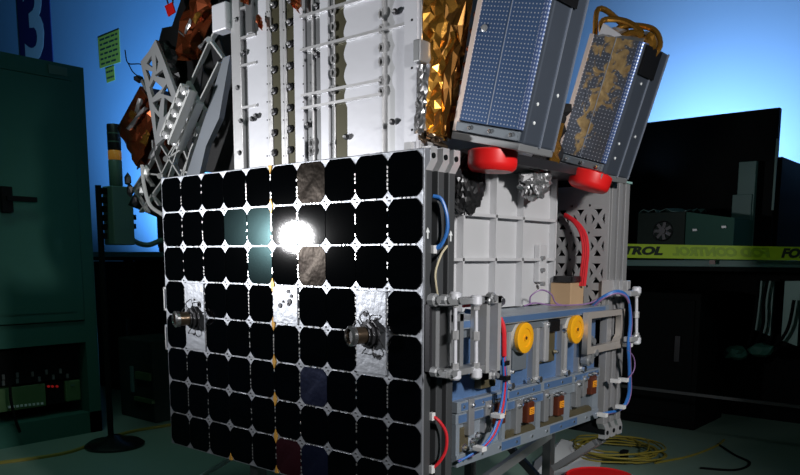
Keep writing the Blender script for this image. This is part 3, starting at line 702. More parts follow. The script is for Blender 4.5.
# foil tabs on the long edge of the near module, seam cut blocks on top
for k in range(9): MB().blob(PA(-.008, .006, .04+k*.037), (.005, .006, .006), .4, 50+k, 1).build('foil_tab', 'copper_foil', A)
MB().lathe(PA(.030, -.002, .232), (-1, 0, 0), [(.008, 0), (.008, .003), (.005, .004)], 14).build('round_port', 'alu_grey', A)
for M_, P_, w0 in ((A, PA, .300), (B, PB, .275)):
    wd = AW if M_ is A else BW; dp = AD if M_ is A else BD
    MB().prism([P_(wd, dp*.03, w0), P_(wd, dp*.62, w0), P_(wd, dp*.62, w0+.075), P_(wd, dp*.03, w0+.075)], P_(1, 0, 0)*.006-P_(0, 0, 0)*.006).build('dark_cover', 'black_gloss', M_)
# crown foil and hoses on top of the far module
q = [(.045, .12), (.10, .10), (.135, .20), (.10, .26), (.055, .24)]
MB().crumple([PB(.005, .0, .352), PB(.155, .0, .348), PB(.145, .06, .385), PB(.03, .06, .39)], 7, 4, .008, 8).build('crown_foil', 'silver_foil', B)
for i, pts in enumerate(([(.02, .03, .34), (.00, .04, .39), (.06, .06, .40), (.12, .06, .375), (.15, .05, .34)], [(.04, .05, .34), (.05, .06, .385), (.13, .08, .395), (.17, .08, .36), (.165, .07, .32)], [(.06, .02, .33), (.10, .03, .37), (.14, .05, .36), (.15, .06, .33)], [(.0, .03, .33), (-.03, .05, .42), (.03, .08, .40), (.09, .08, .35)])):
    MB().tube([PB(k[0], k[1], k[2]+.008) for k in pts], .008, 8).build('gold_hose', 'gold_foil', B)
MB().blob(PB(.155, .04, .36), (.022, .02, .025), .3, 9, 2).build('gold_wrap', 'gold_foil', B)
MB().prism([PB(.015, .01, .353), PB(.11, .01, .355), PB(.02, .01, .388)], (.03, 0, 0)).build('crown_bracket', 'alu_white', B)
# foil between tower and near module
XF = 0.205
MB().crumple([PX(418, 140, .155), PX(449, 140, .225), PX(473, -12, .225), PX(424, -12, .155)], 7, 18, .010, 11).build('gold_blanket', 'gold_foil', SAT)
MB().crumple([PX(433, 136, .19), PX(451, 138, .215), PX(475, -12, .215), PX(448, -12, .19)], 4, 9, .007, 12).build('gold_blanket', 'brown_foil', SAT)
MB().crumple([PX(413, 134, .140), PX(424, 132, .150), PX(430, 64, .150), PX(419, 66, .140)], 5, 16, .006, 13).build('silver_blanket', 'silver_foil', SAT)
MB().crumple([PX(412, 137, XF-.05), PX(446, 148, XF-.05), PX(442, 138, XF-.05), PX(414, 126, XF-.05)], 8, 3, .008, 14).build('silver_blanket', 'brown_metal', SAT)
p = PX(421, 50, .15); MB().box(.13, .19, p.y-.012, p.y+.008, p.z-.03, p.z+.02, bev=.003).build('latch_block', 'alu_grey', SAT)
# crumpled dark bundle behind the rails and foil bundle between the modules
p = PY(467, 184, .06); MB().blob(p, (.050, .035, .066), .14, 15, 4).build('wrapped_bundle', 'black_foil', SAT)
p = PY(535, 180, .08); MB().blob(p, (.052, .035, .050), .22, 16, 4).build('foil_bundle', 'silver_foil', SAT)
MB().crumple([PY(519, 178, .07), PY(540, 190, .07), PY(562, 150, .07), PY(548, 140, .07)], 7, 9, .014, 19).build('foil_bundle', 'silver_foil', SAT)
p = PY(551, 150, .08); MB().crumple([PY(530, 170, .04), PY(558, 172, .04), PY(570, 104, .04), PY(545, 104, .04)], 6, 10, .010, 17).build('foil_bundle', 'black_foil', SAT)
MB().crumple([PY(551, 164, .022), PY(558, 166, .022), PY(563, 124, .022), PY(556, 122, .022)], 2, 7, .006, 18).build('foil_bundle', 'gold_foil', SAT)
MB().box(.25, .85, .02, SY, 1.235, 1.26).build('module_deck', 'dark_metal', SAT)

# ---- red covers below the modules
def cover(x, y, z, r, tilt, label):
    t = thing('protective_cover', (x, y, z-.04), label, 'cover', )
    ax = V((math.sin(tilt)*.7, -math.sin(tilt), math.cos(tilt)))
    MB().lathe((x, y, z), ax, [(r*.82, -.045), (r*.96, -.038), (r, -.028), (r, 0.0), (r*.9, .004)], 36).build('cap', 'red', t, smooth=True)
    MB().lathe((x, y, z), ax, [(r*.3, .002), (r*.3, .010)], 20).build('collar', 'maroon', t)
cA = PY(493, 152, -.02); cover(cA.x, cA.y, cA.z, .058, math.radians(2), 'red round cap under the nearer blue module, above white ribbed side')
cB = PY(592, 174, 0.0); cover(cB.x, cB.y, cB.z, .060, math.radians(13), 'red round cap under the farther blue module with gold foil')

# ---- left arm: lattice panel, beam, brackets and copper wrapped boxes
XA = 0.30
L = lambda px, py, x=XA: PX(px, py, x)
arm = MB().prism([L(200, 172, .36), L(235, 172, .36), L(235, 60, .36), L(222, 75, .36)], (.01, 0, 0)).build('arm_plate', 'plate_dark', SAT)
MB().prism([L(*k, .27) for k in ((230, 55), (219, 118), (206, 146), (199, 176), (186, 176), (206, 114), (223, 58))], (.02, 0, 0)).build('arm_beam', 'beam_grey', SAT)
MB().prism([L(128, 205, .40), L(168, 222, .40), L(196, 172, .40), L(226, 60, .40), L(216, 30, .40), L(180, 110, .40)], (.012, 0, 0)).build('lattice_backing', 'plate_dark', SAT)
lat = MB()
rib = lambda a, b, w_=.006: lat.bar(L(*a), L(*b), w_, .018, (1, 0, 0))
for a, b in (((189, 84), (209, 40)), ((189, 84), (198, 103)), ((198, 103), (218, 62)), ((198, 103), (204, 110)), ((198, 103), (189, 116)), ((189, 116), (199, 130)), ((189, 116), (176, 142)), ((199, 130), (190, 150)), ((180, 141), (187, 160)), ((209, 40), (222, 58)), ((209, 40), (221, 20)),
             ((159, 143), (182, 180)), ((177, 143), (159, 178)), ((152, 140), (153, 157)), ((153, 157), (132, 190)), ((153, 152), (163, 179)), ((163, 179), (139, 212)), ((143, 174), (151, 186)), ((166, 159), (180, 150)), ((168, 177), (177, 150)), ((187, 160), (180, 178)), ((176, 142), (168, 155)), ((141, 173), (160, 175)), ((150, 195), (158, 205)), ((204, 110), (192, 140)), ((133, 190), (146, 212)), ((160, 140), (153, 157)), ((182, 180), (190, 150)), ((180, 170), (196, 176))): rib(a, b)
lat.build('lattice_frame', 'truss_white', SAT)
for tri in (((189, 86), (198, 103), (203, 64)), ((190, 118), (199, 130), (202, 112)), ((181, 142), (188, 160), (197, 132)), ((210, 42), (214, 66), (221, 58))):
    MB().prism([L(*k, XA+.014) for k in tri], (.006, 0, 0)).build('lattice_web', 'dark_metal', SAT)
for a in ((153, 157), (166, 159), (160, 176), (198, 103), (189, 116), (199, 130), (189, 84), (209, 40)): MB().cyl(L(*a, XA-.004), L(*a, XA+.02), .011, 10).build('lattice_node', 'truss_white', SAT)
# edge bits at the foot of the lattice
for i, (px, py, m_) in enumerate(((130, 190, 'dark_metal'), (135, 200, 'dark_metal'), (128, 180, 'dark_metal'), (142, 190, 'truss_white'), (146, 172, 'truss_white'))):
    MB().blob(L(px, py, XA-.01), (.012, .016, .022), .3, 70+i, 1).build('edge_fitting', m_, SAT)
cable('arm_cable', [L(142, 165, XA-.02), L(144, 185, XA-.02), L(150, 205, XA-.02), L(163, 215, XA-.02)], .007, 'white_cable')
# pale plate with triangular windows
XP = 0.24
def pl(pts, x=XP): return [(PX(px, py, x).y, PX(px, py, x).z) for px, py in pts]
holed(pl([(142, 62), (150, 52), (157, 40), (166, 62), (184, 112), (166, 138), (157, 146), (150, 100)]),
      [pl(h) for h in ([(148, 64), (153, 56), (154, 68)], [(157, 55), (160, 62), (158, 72)], [(147, 70), (154, 72), (151, 82)], [(156, 76), (164, 70), (167, 79)], [(151, 88), (155, 80), (164, 88), (154, 98)], [(168, 84), (173, 97), (162, 94)], [(154, 103), (163, 98), (160, 112)], [(166, 98), (176, 105), (165, 118)], [(156, 112), (161, 118), (158, 132)])],
      .012, frame((XP, 0, 0), (0, 1, 0), (0, 0, 1), (1, 0, 0)), 'window_plate', 'truss_grey', SAT)
# white bracket with round holes
XB = 0.19
def brk(pts): return [(PX(px, py, XB).y, PX(px, py, XB).z) for px, py in pts]
def hole(px, py, r): c = PX(px, py, XB); return disc_pts(c.y, c.z, r, 12)
def ladder(a0, a1, b0, b1, n, x, name):
    """two rails with rounded rungs between them"""
    A0, A1, B0, B1 = [PX(*k, x) for k in (a0, a1, b0, b1)]
    br = MB().bar(A0, A1, .010, .03, (1, 0, 0)).build(name, 'truss_white', SAT)
    MB().bar(B0, B1, .010, .03, (1, 0, 0)).build('rail_bar', 'truss_white', br)
    for k in range(n):
        t_ = (k+.35)/(n-.3); p0 = A0.lerp(A1, t_); p1 = B0.lerp(B1, t_)
        MB().bar(p0, p1, .016, .024, (1, 0, 0)).build('rung', 'truss_white', br)
        MB().lathe(p0.lerp(p1, .5)+V((.012, 0, 0)), (-1, 0, 0), [(.013, 0), (.013, .014), (.008, .016)], 12).build('cup', 'alu', br)
ladder((160, 136), (181, 84), (168, 142), (189, 90), 5, XB, 'white_bracket')
ladder((168, 144), (188, 96), (176, 149), (196, 102), 4, XB+.04, 'white_bracket')
# copper foil boxes
XC = 0.34
MB().crumple([L(137, 168, XC), L(168, 150, XC), L(158, 100, XC), L(141, 86, XC)], 6, 8, .010, 30).build('copper_blanket', 'copper_foil', SAT)
MB().crumple([L(118, 130, XC-.03), L(138, 166, XC-.03), L(158, 110, XC-.03), L(140, 88, XC-.03)], 6, 9, .008, 31).build('copper_blanket', 'copper_foil', SAT)
MB().prism([L(117, 128, XC), L(139, 168, XC), L(168, 152, XC), L(158, 98, XC), L(140, 86, XC)], (.16, 0, 0)).build('wrapped_box', 'maroon', SAT)
for i, q in enumerate((((134, 112), (138, 115), (143, 100), (139, 98)), ((126, 128), (129, 131), (147, 108), (145, 106)), ((140, 142), (146, 146), (150, 134), (146, 130)), ((147, 158), (151, 160), (160, 142), (157, 140)), ((128, 116), (133, 120), (136, 112), (131, 110)))):
    MB().crumple([L(*k, XC-.05) for k in q], 2, 4, .004, 40+i).build('foil_strip', 'silver_foil' if i in (0, 1, 3) else 'gold_foil', SAT)
MB().crumple([L(176, 62, XC+.05), L(202, 60, XC+.05), L(214, -8, XC+.05), L(186, -8, XC+.05)], 5, 7, .016, 32).build('copper_blanket', 'copper_foil', SAT)
MB().prism([L(158, 44, XC+.07), L(172, 110, XC+.07), L(205, 70, XC+.07), L(222, -10, XC+.07), L(184, -10, XC+.07), L(172, 26, XC+.07), L(162, 28, XC+.07)], (.14, 0, 0)).build('wrapped_box', 'black_foil', SAT)
MB().crumple([L(160, 80, XC+.04), L(180, 100, XC+.04), L(178, 55, XC+.04), L(158, 40, XC+.04)], 6, 8, .02, 33).build('dark_blanket', 'black_foil', SAT)
for i, q in enumerate((((184, 32), (186, 35), (192, 20), (190, 18)), ((178, 32), (184, 37), (183, 34), (179, 30)), ((198, 48), (200, 50), (207, 40), (205, 38)), ((192, 20), (195, 24), (200, 14), (197, 11)))):
    MB().crumple([L(*k, XC+.015) for k in q], 2, 3, .004, 60+i).build('foil_strip', 'silver_foil' if i < 3 else 'gold_foil', SAT)
tg = MB().prism([L(164.5, 6, XC), L(172, 2, XC), L(175, 12, XC), L(168, 16.5, XC)], (.004, 0, 0)).build('red_tag', 'red', SAT)
cable('tag_cord', [L(168, 4, XC), L(167, -3, XC), L(172, -3, XC), L(173, 3, XC)], .003, 'maroon')
cable('thin_wire', [L(125, 50, XC), L(128, 63, XC), L(140, 64, XC), L(146, 68, XC)], .0022, 'black'); cable('thin_wire', [L(128, 63, XC), L(133, 72, XC), L(141, 78, XC)], .0022, 'black')
MB().blob(L(139, 79, XC-.02), (.02, .016, .014), .3, 35, 1).build('edge_fitting', 'dark_metal', SAT)
MB().bar(L(141, 80, XC-.02), L(156, 112, XC-.02), .012, .02, (1, 0, 0)).build('arm_rod', 'alu', SAT)

# ================================================================== support stand below
ST = thing('support_stand', (0.5, 0.5, 0), 'dark metal support stand under the satellite, mostly hidden', 'stand')
for y in (.42, .80): MB().box(0.1, 0.92, y-.02, y+.02, 0.385, 0.424).build('top_beam', 'dark_metal', ST)
LX = PY(548, 470, .42).x
for x, y in ((.18, .42), (LX, .42), (LX, .80), (.18, .80)):
    MB().box(x-.018, x+.018, y-.018, y+.018, 0.0, 0.385).build('leg', 'rail_grey', ST)
MB().bar(PY(485, 482, .39), PY(552, 434, .39), .035, .02, (0, 1, 0)).build('brace', 'alu_grey', ST)
MB().bar((LX, .43, .08), (LX, .79, .36), .03, .02, (1, 0, 0)).build('brace', 'dark_metal', ST)
for k in range(3): MB().bar((.90+.03*k, .02, .415), (.82+.03*k, .12, .33), .02, .02, (1, 0, 0)).build('strut', 'rail_grey', ST)

# ---- things on the floor
q = [PZ(562, 440, .06), PZ(604, 452, .01), PZ(596, 482, .01), PZ(530, 482, .01), PZ(535, 462, .01)]
sh = MB(); sh.prism(q[::-1], (0, 0, .006)); tag(sh.build('ground_sheet', 'side_white'), 'pale grey sheet lying on the floor under the satellite', 'sheet')
p = PZ(600, 477.5, 0.05)
t = thing('round_lid', (p.x, p.y, 0), 'red round lid on the floor in front of yellow cable coil', 'lid')
MB().lathe((p.x, p.y, 0), (0, 0, 1), [(.145, 0), (.155, .01), (.155, .05), (.145, .058), (.13, .052)], 40).build('rim', 'red', t, smooth=True)  # loose red lid lying flat on the floor
MB().lathe((p.x, p.y, .05), (0, 0, 1), [(.13, 0), (.13, .004)], 36).build('disc', 'red', t)
p = PZ(616, 455, 0.0); m = MB(); rr = random.Random(4); pts = []
for k in range(9*14):
    a = k*2*PI/14; R_ = .20+.035*math.sin(k*.7)+rr.uniform(-.012, .012); pts.append((p.x+R_*math.cos(a)+.01*math.sin(k*.2), p.y+R_*math.sin(a)*1.0, .008+k*.0004+rr.uniform(0, .006)))
m.tube(pts, .0045, 6, False, 3)
t = thing('cable_coil', (p.x, p.y, 0), 'yellow cable wound in a coil on the floor beside satellite', 'cable')
m.build('winding', 'yellow_cable', t, smooth=True)
q = PZ(624, 460, 0.02); MB().box(q.x-.02, q.x+.02, q.y-.015, q.y+.015, .004, .07, bev=.003).build('cable_strap', 'black', t)
tag(MB().tube([PZ(655, 463, .005), PZ(690, 456, .005), PZ(716, 446, .005), PZ(724, 440, .005)], .006, 6).build('floor_cable', 'yellow_cable', smooth=True), 'thin yellow cable trailing over dark floor right of the coil', 'cable')
tag(MB().tube([PZ(718, 444, .005), PZ(735, 455, .005), PZ(750, 463, .005), PZ(735, 470, .005), PZ(700, 468, .005)], .006, 6).build('floor_cable', 'black', smooth=True), 'black cable looped on the dark floor at right', 'cable')
tag(MB().tube([PZ(-10, 464, .006), PZ(30, 459, .006), PZ(70, 452, .006), PZ(100, 441, .006), PZ(130, 432, .006), PZ(165, 426, .006), PZ(190, 422, .006)], .010, 6).build('floor_cable', 'yellow_cable', smooth=True), 'yellow cable lying along the floor past the post base', 'cable')
tag(MB().tube([PZ(195, 480, .006), PZ(205, 474, .006)] + [PX(222, 464, .5), PX(234, 456, .45), PX(245, 452, .4)], .010, 8).build('hanging_cable', 'white_cable', smooth=True), 'white cable hanging in a loop below the solar cell panel', 'cable')

# ================================================================== equipment rack at the left
YC = 3.05
Cq = lambda px, py, y=YC: PY(px, py, y)
rx = Cq(85, 100).x; rt_ = Cq(84, 68).z
xm = Cq(95, 320).x; zd0 = Cq(50, 322).z; zd1 = Cq(50, 81).z; zb1 = Cq(50, 345).z
R = thing('equipment_rack', (rx-.7, YC+.4, 0), 'dark green equipment rack with closed upper door and open bay', 'cabinet')
x0 = rx-1.45
m = MB(); m.box(x0, rx, YC, YC+.75, rt_-.08, rt_); m.box(x0, x0+.06, YC, YC+.75, 0, rt_-.08); m.box(rx-.07, rx, YC, YC+.75, 0, rt_-.08); m.box(x0+.06, rx-.07, YC+.70, YC+.75, .1, rt_-.08); m.box(x0, rx, YC, YC+.75, 0, .12); m.box(x0+.06, rx-.07, YC, YC+.72, zb1, zd0-.005)
m.build('body', 'cabinet_green', R)
dr = MB().box(x0+.07, rx-.075, YC-.012, YC+.02, zd0, rt_-.085, bev=.004).build('door', 'cabinet_green', R)
MB().box(x0+.12, rx-.12, YC-.016, YC-.010, zd0+.05, rt_-.14).build('door_panel', 'cabinet_green', dr)
hp = Cq(6, 199); MB().box(hp.x-.04, hp.x+.015, YC-.05, YC-.016, hp.z-.07, hp.z+.06, bev=.004).build('handle', 'black', dr); MB().box(hp.x-.02, hp.x+.13, YC-.065, YC-.045, hp.z-.012, hp.z+.014, bev=.003).build('handle_lever', 'black', dr)
lp = Cq(57.5, 70.5); MB().box(lp.x-.05, lp.x+.05, YC-.006, YC+.002, lp.z-.022, lp.z+.022).build('name_plate', 'box_green', R)
# instruments in the open bay
zi0 = Cq(40, 384).z; zi1 = Cq(40, 357).z; yi = YC+.06
t = thing('patch_panel', (rx-.7, yi, zi0), 'black patch panel with rows of pale jacks in open rack bay', 'panel')
MB().box(x0+.08, rx-.09, yi, yi+.25, zi0+.005, zb1-.02).build('face', 'black', t)
for px, py in ((3, 377), (17, 375), (17, 381), (32, 374), (39, 379), (46, 372), (53, 377), (60, 371), (67, 376), (3, 383)):
    q = PY(px, py, yi); MB().box(q.x-.006, q.x+.006, yi-.008, yi+.002, q.z-.013, q.z+.013).build('jack', 'recess_grey', t)
zj0 = Cq(40, 409).z
t = thing('terminal_unit', (rx-1.0, yi, zj0), 'green terminal unit with row of small pale contacts in rack', 'instrument')
qa = PY(46, 395, yi)
MB().box(x0+.08, qa.x, yi, yi+.3, zj0, zi0-.01, bev=.004).build('case', 'pcb_green', t)
for k in range(9): q = PY(9+k*4.1, 407-k*.45, yi); MB().box(q.x-.006, q.x+.006, yi-.006, yi+.002, q.z-.006, q.z+.006).build('contact', 'white', t)
t = thing('power_unit', (qa.x+.14, yi, zj0), 'black unit with three red lamps between green boxes in rack', 'instrument')
qb = PY(66, 395, yi)
MB().box(qa.x+.01, qb.x-.005, yi+.01, yi+.3, zj0, zi0-.01, bev=.004).build('case', 'black', t)
for px in (49, 53, 57.5): q = PY(px, 386.5, yi); MB().cyl((q.x, yi+.012, q.z), (q.x, yi+.002, q.z), .007, 8).build('red_lamp', 'led_red', t)
t = thing('relay_unit', (qb.x+.14, yi, zj0), 'small green box at right end of the open rack bay', 'instrument')
MB().box(qb.x, rx-.085, yi, yi+.25, zj0+.005, zi0-.012, bev=.006).build('case', 'pcb_green', t); MB().box(qb.x+.03, rx-.12, yi-.004, yi+.002, zi0-.045, zi0-.035).build('label_strip', 'box_green', t)
tag(MB().tube([PY(10, 385, YC-.02), PY(11, 400, YC-.03), PY(15, 418, YC-.03), PY(20, 432, YC-.02)], .008, 6).build('hanging_cable', 'black', smooth=True), 'black cable hanging across the front of the rack bay', 'cable')

# ================================================================== post with control box and signal lamp
pb = PZ(115, 446, 0); yP = pb.y; xP = pb.x
Q = lambda px, py: PY(px, py, yP)
t = thing('signal_post', (xP, yP, 0), 'black floor post carrying green control box and amber signal lamp', 'post')
MB().lathe((xP, yP, 0), (0, 0, 1), [(.150, 0), (.152, .012), (.13, .028), (.06, .04), (.03, .06)], 40).build('base', 'black_gloss', t, smooth=True)
zt_ = Q(107, 186).z; zbx = Q(117, 245).z
MB().cyl((xP-.02, yP, .04), (xP-.02, yP, zt_), .015, 14).build('pole', 'black', t)
bx = MB().box(Q(108, 215).x, Q(129, 215).x, yP-.05, yP+.05, zbx, zt_, bev=.006).build('control_box', 'box_green', t)
for py in (217, 226): q = Q(131, py); MB().box(q.x-.012, q.x+.02, yP-.02, yP+.02, q.z-.015, q.z+.012, bev=.003).build('connector', 'black', bx)
lx = Q(114.5, 150).x; rr = abs(Q(120.5, 150).x-lx)
zz = [Q(114, k).z for k in (186, 160, 150.5, 124.5)]
for n_, z0, z1, m_ in (('lamp_foot', zz[0], zz[1], 'box_green'), ('amber_lens', zz[1], zz[2], 'amber'), ('lamp_cap', zz[2], zz[3], 'dark_metal')):
    MB().lathe((lx, yP, z0), (0, 0, 1), [(rr*.9, 0), (rr, .004), (rr, z1-z0-.004), (rr*.9, z1-z0)], 20).build(n_, m_, t, smooth=True)
for k in (.3, .62): z = zz[2]+(zz[3]-zz[2])*k; MB().lathe((lx, yP, z), (0, 0, 1), [(rr*1.03, 0), (rr*1.03, .006)], 20).build('lamp_ring', 'box_green', t)
MB().tube([Q(131, 210), Q(127, 214), Q(126, 228), Q(133, 240), Q(147, 245), Q(162, 240)], .014, 8).build('hose', 'box_green', t, smooth=True)
for k in range(6): q = Q(104, 190+k*9); MB().box(q.x-.008, q.x+.012, yP-.01, yP+.02, q.z-.02, q.z+.01).build('cable_clip', 'black', t)

# ---- dark bench behind the post, with things on and under it
def bench(name, x0, x1, y0, y1, z, label, edge, rail=None):
    t = thing(name, ((x0+x1)/2, (y0+y1)/2, 0), label, 'workbench')
    MB().box(x0, x1, y0, y1, z-.06, z, bev=.004).build('worktop', 'black', t)
    MB().box(x0-.012, x0, y0, y1, z-.035, z+.0, bev=.003).build('front_edge', edge, t)
    for x in (x0+.06, x1-.06):
        for y in (y0+.06, y1-.06): MB().box(x-.03, x+.03, y-.03, y+.03, 0, z-.06).build('leg', 'black', t)
    MB().box(x1-.03, x1, y0+.1, y1-.1, .0, z-.06).build('added_back', 'black', t)  # black back added to shut out the lit wall below the worktop
    if rail is not None: MB().box(x0-.025, x0-.01, y0, y1, rail-.008, rail+.008).build('foot_rail', 'rail_grey', t)
    return t
bench('workbench', 1.5, 2.2, 1.5, 5.0, 1.03, 'black workbench behind the signal post at left', 'teal')
B2 = lambda px, py, x=2.75: PX(px, py, x)
def dbox(name, a, b, x, d, m, label, cat, z0=None):
    p = B2(*a, x); q = B2(*b, x); lo = min(p.z, q.z) if z0 is None else z0
    return p, q, lo, thing(name, (x+d/2, (p.y+q.y)/2, lo), label, cat)
p, q, lo, t = dbox('instrument_case', (156, 196), (178, 250), 1.7, .3, 'black', 'black instrument case on the bench, half hidden by solar panel', 'case', 1.03)
MB().box(1.7, 2.0, min(p.y, q.y)-.3, max(p.y, q.y), lo, p.z, bev=.01).build('body', 'black', t); MB().box(1.68, 1.7, min(p.y, q.y)-.25, max(p.y, q.y)-.03, lo+.03, p.z-.03).build('front', 'dark_metal', t)
p, q, lo, t = dbox('test_unit', (122, 350), (150, 412), 1.15, .3, 'black', 'dark test unit with pale frame and green label under bench', 'instrument', 0.0)
MB().box(1.15, 1.45, q.y-.05, p.y+.05, 0, p.z+.08, bev=.01).build('case', 'cabinet_dark', t)
p1 = B2(131, 366, 1.145); p2 = B2(134, 392, 1.145); MB().box(1.135, 1.15, p2.y, p1.y, p2.z, p1.z).build('pale_frame', 'teal', t)
p1 = B2(137, 371, 1.145); p2 = B2(151, 381, 1.145); MB().box(1.13, 1.15, p2.y, p1.y, p2.z, p1.z).build('green_label', 'pcb_green', t)
p1 = B2(136, 396, 1.145); p2 = B2(154, 404, 1.145); MB().box(1.13, 1.15, p2.y, p1.y, p2.z, p1.z).build('green_label', 'pcb_green', t)

for i, (y0, y1) in enumerate(((3.25, 3.83), (3.90, 4.50))):  # black boxes added so the wall stays dark below the bench
    t = thing('dark_filler', (1.85, (y0+y1)/2, 0), ('added black box under left bench nearest the solar cell panel', 'added black box under left bench just right of signal post')[i], 'cabinet')
    MB().box(1.60, 2.10, y0, y1, 0, .96, bev=.005).build('body', 'black', t); MB().box(1.59, 1.60, y0+.03, y1-.03, .05, .92, bev=.003).build('door', 'black', t); MB().box(1.575, 1.59, y0+.1, y0+.13, .4, .55).build('handle', 'dark_metal', t)

# ================================================================== bench at the right
bench('workbench', 2.9, 3.75, -1.4, 2.1, 0.99, 'black workbench with pale front rail behind barrier tape at right', 'teal', PX(720, 397.5, 2.88).z)
XTp = 2.86
ta = PX(560, 242.6, XTp); tb0 = PX(560, 256.6, XTp); tc = PX(900, 248.72, XTp); td = PX(900, 262.2, XTp)
def tape_pt(px, v, x=XTp):
    k = (px-560)/300; return PX(px, 242.6+5.4*k+v*(14.0-.5*k), x)
t = thing('barrier_tape', (XTp, (ta.y+tc.y)/2, min(tb0.z, td.z)), 'yellow green FOD CONTROL barrier tape stretched along the bench front', 'tape')
MB().prism([ta, tc, td, tb0], (.002, 0, 0)).build('strip', 'tape', t)
def ttext(s, px0, px1, m_, mirror=False):
    a = tape_pt(px0, .5, XTp-.0015); b = tape_pt(px1, .5, XTp-.0015); ex = (b-a).normalized(); ez = V((-1, 0, 0)); ey = ez.cross(ex)
    cu_w = (b-a).length; o = text(s, 'printing', frame((a+b)/2, ex, ey, ez), 0.060, m_, t, depth=.0006, shear=.2, bold=.0035, mirror=mirror)
    wl = max(v.co.dot(ex) for v in o.data.vertices)-min(v.co.dot(ex) for v in o.data.vertices)
    S = frame((0, 0, 0), ex, ey, ez); o.data.transform(S @ Matrix.Diagonal((cu_w/wl, 1, 1, 1)) @ S.transposed())
ttext('FOD CONTROL', 557, 663, 'ink'); ttext('FOD CONTROL', 673, 771, 'tape_ghost', True); ttext('FOD CONTROL', 781, 888, 'ink')
q = PX(714, 262, 2.885); MB().box(2.856, 2.862, q.y-.015, q.y+.015, q.z-.012, q.z+.010).build('tape_clip', 'maroon', t)
# computer
S3 = lambda px, py, x=3.05: PX(px, py, x)
p = S3(638, 213); q = S3(684, 245)
t = thing('computer_case', (3.25, (p.y+q.y)/2, .99), 'open computer case with round fan grille on the right bench', 'computer')
MB().box(3.05, 3.45, q.y, p.y, .99, p.z, bev=.004).build('case', 'cabinet_dark', t)
f0 = S3(663, 231); MB().tube([(3.045, f0.y+.055*math.cos(a*PI/8), f0.z+.055*math.sin(a*PI/8)) for a in range(16)], .004, 6, True, 0).build('fan_ring', 'dark_metal', t)
m = MB()
for k in range(7): a = k*2*PI/7; m.bar((3.044, f0.y, f0.z), (3.044, f0.y+.05*math.cos(a), f0.z+.05*math.sin(a)), .018, .004, (1, 0, 0))
m.build('fan_blades', 'dark_metal', t); MB().cyl((3.046, f0.y, f0.z), (3.036, f0.y, f0.z), .018, 12).build('fan_hub', 'dark_metal', t)
MB().crumple([(3.06, p.y, p.z+.01), (3.06, q.y, p.z+.01), (3.4, q.y, p.z+.02), (3.4, p.y, p.z+.02)], 10, 6, .012, 80).build('cable_tangle', 'teal', t)
p2 = S3(686.5, 212); q2 = S3(733, 245)
t = thing('instrument_case', (3.2, (p2.y+q2.y)/2, .99), 'dark green instrument box right of the computer case', 'case')
MB().prism([V((3.05, p2.y, .99)), V((3.05, q2.y, .99)), V((3.05, q2.y, S3(733, 218).z)), V((3.05, p2.y, p2.z))], (.35, 0, 0)).build('case', 'cabinet_green', t)
for px, py in ((695, 230), (724, 227)): k = S3(px, py, 3.045); MB().box(3.04, 3.052, k.y-.012, k.y+.012, k.z-.006, k.z+.006).build('latch', 'alu_grey', t)
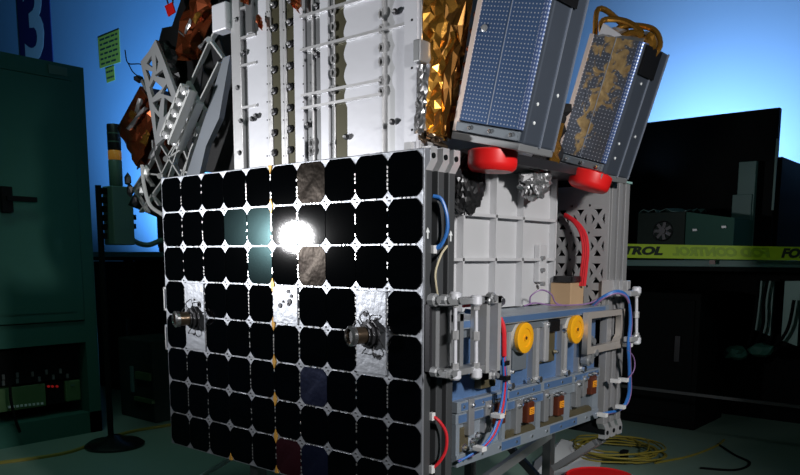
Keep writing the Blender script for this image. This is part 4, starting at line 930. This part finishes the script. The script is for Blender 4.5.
# black boards
XBd = 3.5
a = PX(560, 132.5, XBd); b = PX(780, 104, XBd)
t = thing('display_board', (XBd, (a.y+b.y)/2, .99), 'large black board standing on the right bench against blue wall', 'board')
MB().box(XBd, XBd+.05, b.y, a.y, .99, a.z, bev=.004).build('panel', 'black', t)
k = PX(775, 175, XBd-.005); MB().box(XBd-.008, XBd, k.y-.006, k.y+.006, PX(775, 210, XBd).z, PX(775, 139, XBd).z).build('edge_strip', 'teal', t)
a = PX(739, 162, 3.42); b = PX(752, 216, 3.4)
t = thing('bench_post', (3.42, (a.y+b.y)/2, .99), 'grey green upright post on the bench before black board', 'post')
MB().box(3.42, 3.46, b.y, a.y, .99, a.z, bev=.003).build('upright', 'teal', t); a2 = PX(733, 195, 3.42); MB().box(3.41, 3.46, b.y+.01, a2.y, .99, a2.z, bev=.003).build('foot_block', 'teal', t)
c0 = PX(777, 157, 3.552)
t = thing('display_board', (3.9, c0.y, .99), 'lower black board running back from the tall board', 'board')
MB().box(3.552, 4.5, c0.y-.03, c0.y, .99, c0.z, bev=.003).build('panel', 'black', t)
# items under the bench: pale panels, cables and clutter
for (x0_, x1_, yb_), lab in zip((((757, 771, 336)), ((783, 798, 346))), ('pale green panel under the right bench, behind hanging cables', 'pale green panel under bench, rightmost of the two')):
    a = PX(x0_+2, 281, 3.55); b = PX(x1_+2, yb_, 3.55); c = PX(x0_-2, yb_-6, 3.55); d = PX(x1_+3, 281, 3.55)
    tag(MB().prism([a, d, PX(x1_-1, yb_, 3.55), c], (.03, 0, 0)).build('side_board', 'teal_light'), lab, 'panel')
for pts, lab in (([(759, 278), (757, 300), (753, 330), (748, 345)], 'black cable hanging under the bench at left of the pale panels'), ([(768, 278), (764, 300), (763, 325), (756, 345)], 'black cable crossing the first pale panel under bench'), ([(794, 300), (789, 325), (781, 340), (772, 348)], 'black cable crossing the rightmost pale panel under bench')):
    tag(MB().tube([PX(*k, 3.5) for k in pts], .01, 6).build('hanging_cable', 'black', smooth=True), lab, 'cable')
for i, (px, py) in enumerate(((735, 353), (761, 350))):
    k = PX(px, py, 3.45); tag(MB().blob((k.x, k.y, k.z), (.05, .06, .04), .3, 90+i, 2).build('cable_bundle', 'cabinet_green'), ('left' if i == 0 else 'right')+' of two tangled cable bundles below the right bench', 'cable')
# black box added under the bench to keep the low wall dark
y0, y1 = .45, 1.25
t = thing('dark_filler', (3.35, (y0+y1)/2, 0), 'added black box under the right bench, right of the satellite', 'cabinet')
MB().box(3.1, 3.6, y0, y1, 0, .8, bev=.005).build('body', 'black', t); MB().box(3.09, 3.1, y0+.03, y1-.03, .05, .76, bev=.003).build('door', 'black', t); MB().box(3.075, 3.09, y0+.1, y0+.13, .4, .55).build('handle', 'dark_metal', t)
